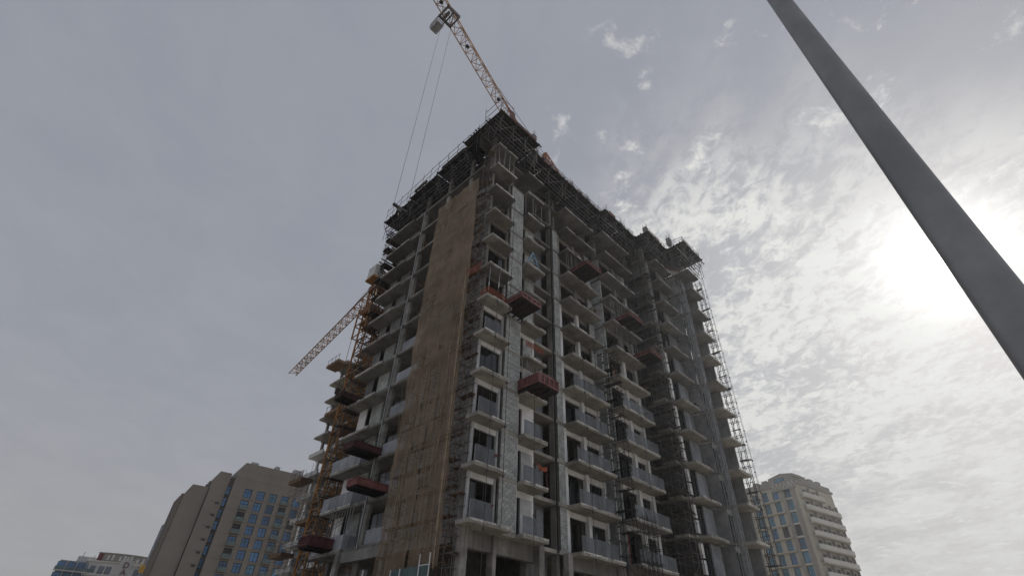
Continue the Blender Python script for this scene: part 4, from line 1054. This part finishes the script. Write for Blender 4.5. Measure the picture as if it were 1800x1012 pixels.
for q in (0.25, 0.47, 0.72, 0.9):
    pp = root+jd*(q*30); pbox('jib_lamp', 'black', c1, pp.x-0.18, pp.x+0.18, pp.y-0.15, pp.y+0.15, 58.75, 59.1)

# ------------------------------------------------------------------ yellow tower crane left of the tower
c2 = thing('side_tower_crane', 'orange-yellow lattice tower crane standing at the left end of the tower', 'crane', tworld(2.2, 23.2, 0), TH); ORG[c2.name] = (2.0, 23.8, 0)
m = lattice(MB(), (2.0, 23.8, 0), (2.0, 23.8, 38.6), 1.7, 21, 0.11, rb=0.06); part(m, 'mast', 'crane', c2)
m = MB()
for z in (6.5, 10, 13.4, 20.1, 26.6, 33.4): m.box(1.0, 3.0, 22.8, 24.8, z, z+0.12)
part(m, 'mast_landings', 'rusty', c2, kind='stuff')
m = MB(); m.box(0.8, 3.2, 22.6, 25.0, 35.0, 35.6); m.box(1.0, 3.0, 22.8, 24.8, 38.4, 39.2); part(m, 'climbing_frame', 'rusty', c2)
m = MB()
for a in (0.7, 3.3):
    for b in (22.5, 25.1): m.tube((a, b, 31.5), (a, b, 35.6), 0.10, 5)
for z in (31.6, 33.2, 34.6):
    m.tube((0.7, 22.5, z), (3.3, 22.5, z), 0.07, 4); m.tube((0.7, 25.1, z), (3.3, 25.1, z), 0.07, 4); m.tube((0.7, 22.5, z), (0.7, 25.1, z), 0.07, 4); m.tube((3.3, 22.5, z), (3.3, 25.1, z), 0.07, 4)
part(m, 'climbing_cage', 'crane', c2)
r0 = Vector((1.8, 24.2, 39.6)); t0 = Vector((5.2, 54.1, 39.6)); jd2 = (t0-r0).normalized()
m = lattice(MB(), r0, r0+jd2*7.0, 1.25, 6, 0.08, True); part(m, 'jib', 'crane', c2, label='orange root of the jib')
m = lattice(MB(), r0+jd2*7.1, t0, 1.2, 21, 0.08, True); part(m, 'jib', 'cranelight', c2, label='pale outer jib sections')
m = MB(); m.box(3.0, 4.6, 22.9, 24.4, 38.9, 39.15); part(m, 'counter_jib', 'crane', c2); pbox('counterweight', 'concrete', c2, 3.7, 4.7, 22.8, 24.5, 37.2, 38.88)
cb = MB(); cb.prism([(0.2, 22.6), (1.3, 22.5), (1.3, 24.2), (0.2, 24.3)], 39.6, 41.4); cab = part(cb, 'cab', 'cabin', c2)
pbox('cab_window', 'glass', cab, 0.35, 1.15, 24.31, 24.33, 40.2, 41.2); pbox('cab_roof_unit', 'black', cab, 0.9, 1.28, 22.6, 23.3, 41.402, 41.6)
pbox('cab_base', 'crane', cab, 0.1, 1.5, 22.5, 24.4, 39.35, 39.597)
m = MB()
for a in ((1.2, 23.1, 39.2), (2.8, 23.1, 39.2), (2.8, 24.5, 39.2), (1.2, 24.5, 39.2)): m.tube(a, (2.0, 23.8, 42.0), 0.09, 5)
part(m, 'tower_head', 'crane', c2)
m = MB(); m.tube((2.0, 23.8, 42.0), r0+jd2*9+Vector((0, 0, 0.8)), 0.03, 4); m.tube((2.0, 23.8, 42.0), (4.4, 23.6, 39.2), 0.03, 4)
part(m, 'pendant_lines', 'rope', c2, kind='stuff')
hk = r0+jd2*4.5
part(MB().tube((hk.x, hk.y, 39.0), (hk.x, hk.y, 27.0), 0.03, 5), 'hoist_rope', 'rope', c2)
m = MB(); m.box(hk.x-0.25, hk.x+0.25, hk.y-0.15, hk.y+0.15, 26.3, 27.0); m.tube((hk.x, hk.y, 26.3), (hk.x, hk.y, 25.8), 0.07, 5); part(m, 'hook_block', 'rope', c2)
m = MB()
for z in (13.0, 24.0, 33.0): m.tube((2.6, 22.9, z), (3.0, 20.5, z), 0.08, 5); m.tube((1.3, 22.9, z), (2.4, 20.5, z), 0.08, 5)
part(m, 'wall_ties', 'crane', c2, kind='stuff')

# ------------------------------------------------------------------ neighbouring buildings
def far_window(parent, s0, s1, z0, z1, t, glass, frame='frame', nx=2, ny=2, depth=0.25):
    """recessed window on the plane t (facing -t)"""
    f = MB(); w = 0.09
    f.box(s0, s0+w, t-0.02, t+depth, z0, z1); f.box(s1-w, s1, t-0.02, t+depth, z0, z1)
    f.box(s0+w, s1-w, t-0.02, t+depth, z0, z0+w); f.box(s0+w, s1-w, t-0.02, t+depth, z1-w, z1)
    for i in range(1, nx):
        x = s0+(s1-s0)*i/nx; f.box(x-0.04, x+0.04, t, t+0.1, z0+w, z1-w)
    for j in range(1, ny):
        z = z0+(z1-z0)*(0.62 if ny == 2 else j/ny); f.box(s0+w, s1-w, t+0.003, t+0.097, z-0.04, z+0.04)
    o = f.build('window', frame, parent)
    MB().box(s0+w, s1-w, t+0.06, t+0.08, z0+w, z1-w).build('pane', glass, o)
    return o
# --- left: beige stepped block
A37 = math.radians(37)
lb = thing('beige_apartment_block', 'beige stepped apartment block with rows of blue windows at lower left', 'building', (-76.5, 162.5, 0), A37)
def wall_with_bays(parent, cols, ww, s0, s1, t0, t1, ztop, zrows, wh, mat):
    """front wall as piers and spandrels around the window openings"""
    xs = [s0]+[x for c in cols for x in (c-ww/2, c+ww/2)]+[s1]
    for i in range(0, len(xs), 2):
        MB().box(xs[i], xs[i+1], t0, t0+0.45, 0, ztop).build('pier', mat, parent)
    zr = sorted(zrows)
    for c in cols:
        zz_ = [0]+[y for z in zr for y in (z, z+wh)]+[ztop]
        for i in range(0, len(zz_), 2):
            MB().box(c-ww/2+0.002, c+ww/2-0.002, t0+0.06, t0+0.4, zz_[i], zz_[i+1]).build('spandrel', mat, parent)
    MB().box(s0+0.01, s1-0.01, t0+0.46, t1, 0, ztop-0.01).build('body', mat, parent)
rows = [1.6+40.0-3.3*i for i in range(11)]
lc = [-3.85, 0.0, 3.78, 7.55, 11.35, 15.2]
wall_with_bays(lb, lc, 2.3, -8.6, 19.0, 0, 20, 46.6, rows, 2.55, 'beige')
MB().prism_y([(-8.6, 46.6), (19.0, 46.6), (19.0, 51.6), (-7.2, 51.6), (-8.6, 48.2)], 0.0, 20).build('parapet_storey', 'beige', lb)
for ci, c in enumerate(lc):
    for ri, z in enumerate(rows):
        far_window(lb, c-1.1, c+1.1, z+0.03, z+2.5, 0.22, random.choice(['blueglass']*6+['slotdark', 'tealglass']))
        if (ci == 0 and ri >= 1) or (ci == 3 and ri % 1 == 0 and ri < 9):
            b = MB().box(c-1.25, c+1.25, -0.9, -0.01, z-0.22, z-0.04).build('balcony', 'beige2', lb)
            MB().box(c-1.22, c+1.22, -0.88, -0.85, z-0.03, z+1.0).build('balustrade_pane', 'greenglass', b)
for z in rows: MB().box(-8.6, 19.0, -0.035, -0.002, z-0.42, z-0.34).build('panel_joint', 'beige2', lb)
for z in (46.9, 49.2): MB().box(-8.0, 19.0, -0.035, -0.002, z, z+0.08).build('panel_joint', 'beige2', lb)
for i_ in range(7): MB().box(-6.0+3.6*i_, -5.92+3.6*i_, -0.03, -0.002, 46.9, 51.4).build('panel_joint', 'beige2', lb)
for i_, (a_, b_) in enumerate(((-5.5, 2.2), (2.0, 1.4), (8.0, 3.0))): MB().box(a_, a_+b_, 1.0, 3.0, 51.62, 52.5+0.3*i_).build('roof_unit', 'steel', lb)
# second and third steps, with slot windows
MB().prism_y([(-14.4, 0), (-9.9, 0), (-9.9, 47.9), (-13.2, 47.9), (-14.4, 44.6)], 1.2, 19).build('stepped_wing', 'beige', lb)
MB().box(-9.89, -8.61, 2.2, 18.5, 0, 47.0).build('link_wall', 'beige2', lb)
MB().prism_y([(-20.2, 0), (-14.6, 0), (-14.6, 43.0), (-19.0, 43.0), (-20.2, 40.0)], 2.0, 18).build('stepped_wing', 'beige', lb)
for i in range(11):
    z = 1.6+40.2-3.3*i
    far_window(lb, -9.8, -8.7, z, z+2.5, 1.85, 'blueglass', nx=1)
    if i > 0:
        MB().box(-12.9, -10.6, 1.17, 1.19, z+0.75, z+0.95).build('string_course', 'beige2', lb)
        o = MB().box(-11.6, -10.5, 1.12, 1.19, z+0.2, z+0.72).build('slot_window', 'frame', lb); MB().box(-11.52, -10.58, 1.10, 1.118, z+0.26, z+0.66).build('pane', 'slotdark', o)
# ribbed side wall of the steps
for j in range(4): MB().box(-20.75, -20.21, 2.6+3.8*j, 4.6+3.8*j, 0, 40.2).build('side_rib', 'beige2', lb)
for j in range(2): MB().box(-14.95, -14.41, 3+4*j, 5+4*j, 43.02, 45.0).build('side_rib', 'beige2', lb)
MB().box(-6.0, 6.0, 6, 14, 51.61, 53.2).build('roof_plant_room', 'beige2', lb)

# --- blue-grey slab block behind it
mb_ = thing('blue_grey_block', 'narrow blue-grey block with dark balconies behind the beige block', 'building', (-122.0, 206.0, 0), math.radians(50))
MB().box(-3.2, 12, 0.5, 14, 0, 43.4).build('body', 'bluegrey', mb_)
MB().box(-0.6, 6, 1.5, 12, 43.41, 45.3).build('roof_storey', 'bluegrey', mb_)
for i in range(11):
    z = 41.2-3.4*i
    b = MB().box(-4.2, -3.21, 1.2, 9.5, z-0.25, z).build('balcony', 'paleband', mb_)
    MB().box(-4.19, -4.14, 1.25, 9.45, z+0.002, z+1.0).build('balustrade_pane', 'blueglass', b)
    o = MB().box(-3.26, -3.22, 2.0, 4.5, z+0.1, z+2.6).build('window', 'frame', mb_); MB().box(-3.29, -3.265, 2.1, 4.4, z+0.2, z+2.5).build('pane', 'slotdark', o)
    far_window(mb_, -2.6, 0.0, z+0.1, z+2.7, 0.36, 'slotdark', nx=2, ny=1, depth=0.13)

# --- white curved building with red sign band, far lower left
wb = thing('curved_white_building', 'distant white building with a curved red sign band on its roof', 'building', (-152.5, 209.0, 0), math.radians(34))
def arc(s0, s1, sag, n, t): return [(s0+(s1-s0)*i/n, t-sag*(1-(2*i/n-1)**2)) for i in range(n+1)]
front = arc(-1.0, 22, 2.6, 16, 0)
MB().prism(front+[(22, 14), (-1.0, 14)], 0, 29.4).build('body', 'whitewall', wb)
MB().prism(arc(-1.4, 22.4, 2.7, 16, -0.3)+[(22.4, 12), (-1.4, 12)], 29.41, 29.9).build('roof_cornice', 'paleband', wb)
MB().prism(arc(1.2, 20.6, 2.4, 16, 0.8)+list(reversed(arc(1.2, 20.6, 2.4, 16, 1.2))), 29.91, 32.5).build('sign_band', 'brownstone', wb)
MB().prism(arc(1.2, 4.2, 0.3, 4, 0.35)+list(reversed(arc(1.2, 4.2, 0.3, 4, 0.7))), 29.95, 32.45).build('sign_end', 'maroon', wb)
MB().prism(arc(1.0, 20.8, 2.4, 16, 0.72)+list(reversed(arc(1.0, 20.8, 2.4, 16, 1.3))), 32.51, 32.85).build('sign_band_cap', 'brownstone', wb)
def on_arc(s, s0, s1, sag, t): f = (s-s0)/(s1-s0); return t-sag*(1-(2*f-1)**2)
for i, s in enumerate((4.6, 6.0, 8.4, 9.8, 10.9, 12.0, 14.2, 16.0, 17.6)):
    t = on_arc(s, 1.2, 20.6, 2.4, 0.8); h = (1.6, 1.9, 1.4, 1.9, 1.7, 1.9, 1.3, 1.8, 1.5)[i]
    MB().box(s-0.45, s+0.35, t-0.22, t-0.12, 30.4, 30.4+h).build('sign_mark', 'whitewall', wb)
for r in range(7):
    z = 25.6-3.5*r
    MB().prism(arc(-1.2, 22.2, 2.7, 16, -0.55)+list(reversed(arc(-1.2, 22.2, 2.7, 16, -0.06))), z-0.5, z).build('floor_band', 'whitewall', wb)
    for i, s in enumerate((1.5, 4.0, 6.2, 15.2, 17.5, 19.6)):
        t = on_arc(s, -1, 22, 2.6, 0); f = MB().box(s-0.85, s+0.85, t-0.25, t-0.02, z+0.3, z+2.5).build('window', 'frame', wb); MB().box(s-0.75, s+0.75, t-0.28, t-0.255, z+0.4, z+2.4).build('pane', 'bluegrey', f)
tb = on_arc(11, -1, 22, 2.6, 0)-0.62
MB().box(9.0, 13.2, tb, tb+0.5, 0, 30.8).build('sign_tower', 'whitewall', wb)
for i, ch in enumerate('DAN'):
    cu = bpy.data.curves.new('letter', 'FONT'); cu.body = ch; cu.size = 2.7; cu.extrude = 0.08; cu.align_x = 'CENTER'
    tmp = bpy.data.objects.new('letter_src', cu); COL.objects.link(tmp)
    dg = bpy.context.evaluated_depsgraph_get(); me = bpy.data.meshes.new_from_object(tmp.evaluated_get(dg))
    bpy.data.objects.remove(tmp); me.materials.clear(); me.materials.append(M['maroon'])
    o = bpy.data.objects.new('letter', me); COL.objects.link(o); o.parent = wb; o.location = (11.1, tb-0.1, 28.2-2.3*i); o.rotation_euler = (math.pi/2, 0, 0)
# grey glass wing of the same far row
gb = thing('grey_glass_building', 'low grey building with glazed balconies at the far left edge of the row', 'building', (-159.5, 204.0, 0), math.radians(34))
MB().box(-0.5, 10.8, 0, 14, 0, 29.0).build('body', 'bluegrey', gb)
MB().box(4.0, 10.6, 2.0, 12, 29.01, 31.0).build('roof_storey', 'whitewall', gb)
for r in range(7):
    z = 25.9-3.3*r
    MB().box(-1.2, 11.0, -1.3, -0.01, z-0.35, z-0.05).build('balcony', 'whitewall', gb)
    for i in range(4):
        f = MB().box(-0.9+2.95*i, 1.7+2.95*i, -0.05, -0.005, z, z+2.6).build('window', 'frame', gb); MB().box(-0.8+2.95*i, 1.6+2.95*i, -0.08, -0.052, z+0.1, z+2.5).build('pane', 'blueglass', f)
        MB().box(-1.1+3.0*i, 1.75+3.0*i, -1.28, -1.25, z, z+1.05).build('balustrade_pane', 'greenglass', gb)
        MB().box(1.8+3.0*i, 1.95+3.0*i, -1.25, -1.0, z-0.04, z+2.9).build('fin', 'whitewall', gb)
for (a, b) in ((5.0, 32.8), (8.5, 32.0)): MB().tube((a, 5, 31.0), (a+0.3, 5, b), 0.12, 5).build('antenna', 'tube', gb)
# small yellow crane arm in front of the beige block's edge
yc = thing('small_yellow_crane', 'small yellow crane arm beside the beige block at lower left', 'crane', (-118.0, 193.0, 0), math.radians(20))
m = lattice(MB(), (0, 0, 0), (0, 0, 25.0), 1.4, 14, 0.12); m.build('mast', 'yellow', yc)
m = lattice(MB(), (-4.0, 0, 25.6), (7.0, 0, 24.6), 1.0, 9, 0.12, True); m.build('jib', 'yellow', yc)
MB().box(-4.6, -2.8, -0.8, 0.8, 24.4, 26.6).build('counterweight', 'yellow', yc)
MB().tube((-1.5, 0, 26), (0.2, 0, 29.0), 0.15, 5).tube((0.2, 0, 29.0), (5, 0, 25.5), 0.06, 4).build('tie_rods', 'yellow', yc)

# --- right: cream block with pediment and white balconies
AR = math.radians(-58.5)
rb = thing('cream_apartment_block', 'cream apartment block with teal windows and long white balconies at lower right', 'building', (81.5, 144.2, 0), AR)
rrows = [1.6+41.9-3.3*i for i in range(11)]
rc = [-17.0, -13.6, -10.4, -7.2, -3.85, -0.1]
wall_with_bays(rb, rc, 1.8, -19.5, 2.6, 0, 19, 47.0, rrows, 2.75, 'cream')
for ci, c in enumerate(rc):
    for z in rrows: far_window(rb, c-0.85, c+0.85, z+0.04, z+2.7, 0.22, random.choice(['tealglass']*5+['slotdark', 'blueglass']), nx=2, ny=2)
for z in rrows:
    MB().box(-19.5, -2.0, -0.75, -0.01, z-0.42, z-0.12).build('floor_ledge', 'cream', rb)
    MB().box(-1.3, 1.2, -0.14, -0.01, z-0.40, z-0.14).build('floor_ledge', 'paleband', rb)
for s in (-2.0, 1.15): MB().box(s, s+0.9, -0.32, -0.01, 0, 46.6).build('pilaster', 'brownstone', rb)
MB().box(-20.0, 3.0, -0.45, 19.3, 47.01, 47.6).build('cornice', 'brownstone', rb)
MB().box(-19.6, 2.6, 0.1, 18.8, 47.61, 48.8).build('parapet', 'brownstone', rb)
MB().prism_y([(-4.4, 45.6), (3.3, 45.6), (3.3, 49.4), (-0.5, 50.1), (-4.4, 49.4)], -0.62, -0.46).build('pediment', 'brownstone', rb)
MB().prism_y([(-4.4, 48.81), (3.3, 48.81), (3.3, 49.4), (-0.5, 50.1), (-4.4, 49.4)], -0.45, 4.0).build('pediment_block', 'brownstone', rb)
o = MB().box(-2.6, 0.4, -0.68, -0.625, 47.9, 48.8).build('pediment_window', 'frame', rb); MB().box(-2.5, 0.3, -0.72, -0.683, 48.0, 48.7).build('pane', 'tealglass', o)
for i in range(6):
    s = -4.0+1.2*i
    m = MB(); m.bar((s, -0.70, 46.0), (s+0.6, -0.70, 47.6), 0.12, 0.14); m.bar((s+0.6, -0.86, 47.6), (s+1.2, -0.86, 46.0), 0.12, 0.14); m.build('zigzag_ornament', 'paleband', rb)
for s in (-10.5, -7.5, -5.2): MB().box(s, s+1.6, 0.6, 3.0, 48.81, 49.6).build('parapet_merlon', 'brownstone', rb)
for t in (5.0, 8.8, 12.6): MB().box(-2, 2.62, t, t+2.0, 48.81, 49.7).build('parapet_merlon', 'brownstone', rb)
for i, z in enumerate(rrows):
    t1 = 12.0 if i == 0 else 18.2
    pts = [(2.61, 1.4), (3.5, 1.4), (3.9, 1.9), (3.9, t1-0.4), (3.4, t1), (2.61, t1)]
    b = MB().prism(pts, z-0.35, z-0.05).build('balcony', 'cream', rb)
    outer = [(3.4, 1.4), (3.8, 1.7), (3.95, 2.1), (3.95, t1-0.5), (3.5, t1)]; inner = [(3.3, t1-0.1), (3.75, t1-0.6), (3.75, 2.15), (3.6, 1.85), (3.35, 1.55)]
    MB().prism(outer+inner, z-0.04, z+1.05).build('parapet_band', 'paleband', b)
    for q, t in enumerate((4.0, 8.5, 13.0, 16.2)):
        if t > t1-1.5: continue
        f = MB().box(2.605, 2.66, t-0.8, t+0.8, z, z+2.3).build('window', 'frame', rb); MB().box(2.662, 2.68, t-0.7, t+0.7, z+0.05, z+2.2).build('pane', 'slotdark', f)
        (MB().box(2.665, 3.1, t+0.85, t+1.55, z+0.0, z+0.75).build('air_conditioner', 'paleband', rb) if random.random() < 0.5 else None)
        MB().box(2.61, 3.3, t+1.6, t+1.85, z-0.04, z+2.85).build('fin_wall', 'brownstone', rb)

# ------------------------------------------------------------------ street lamp pole close to the camera
RP = 2.8
lp = thing('street_lamp', 'thick grey tapered steel lamp pole close by on the right, crossing the sun', 'lamp post', (0.7923*RP, 0.6101*RP, 0.13))
prof = []
for i in range(25):
    z = 0.35+ (9.6-0.35)*i/24
    ze = z+0.13-1.6
    dia = (0.2237-0.0170*(ze-1.2))*0.87
    prof.append((dia/2, z))
MB().lathe(prof, 40).build('pole', 'galv', lp, smooth=True)
MB().lathe([(0.19, 0.0), (0.19, 0.03), (0.15, 0.05), (0.145, 0.36), (0.13, 0.40)], 32).build('base_sleeve', 'galv', lp)
for a in range(4):
    t = math.pi/4+a*math.pi/2; MB().tube((0.17*math.cos(t), 0.17*math.sin(t), 0.03), (0.17*math.cos(t), 0.17*math.sin(t), 0.10), 0.018, 6).build('anchor_bolt', 'steel', lp)
MB().box(-0.06, 0.06, -0.150, -0.125, 0.5, 0.9).build('access_door', 'galv', lp)
arm = MB()
pp = [(0, 0, 9.5), (0.1, -0.1, 9.9), (0.5, -0.5, 10.15), (1.1, -1.1, 10.25)]
for a, b in zip(pp[:-1], pp[1:]): arm.tube(a, b, 0.05, 10)
arm.build('arm', 'galv', lp, smooth=True)
hd = MB().bar((1.0, -1.0, 10.25), (1.5, -1.5, 10.28), 0.3, 0.12).build('lamp_head', 'galv', lp); MB().bar((1.08, -1.08, 10.17), (1.42, -1.42, 10.19), 0.24, 0.03).build('lens', 'lens', hd)

# ------------------------------------------------------------------ dusty air
hz = MB().box(-3200, 3200, -3200, 3200, -1.0, 72.0)
hm = bpy.data.materials.new('dusty_air'); hm.use_nodes = True; ht = hm.node_tree; ht.nodes.clear()
ho = N(ht, 'ShaderNodeOutputMaterial'); pv = N(ht, 'ShaderNodeVolumePrincipled')
pv.inputs['Color'].default_value = (0.86, 0.92, 1.0, 1); pv.inputs['Density'].default_value = 0.00024; pv.inputs['Anisotropy'].default_value = 0.7
link(ht, pv.outputs[0], ho.inputs['Volume'])
M['haze'] = hm
ho_ = hz.build('haze', 'haze', None, kind='stuff')
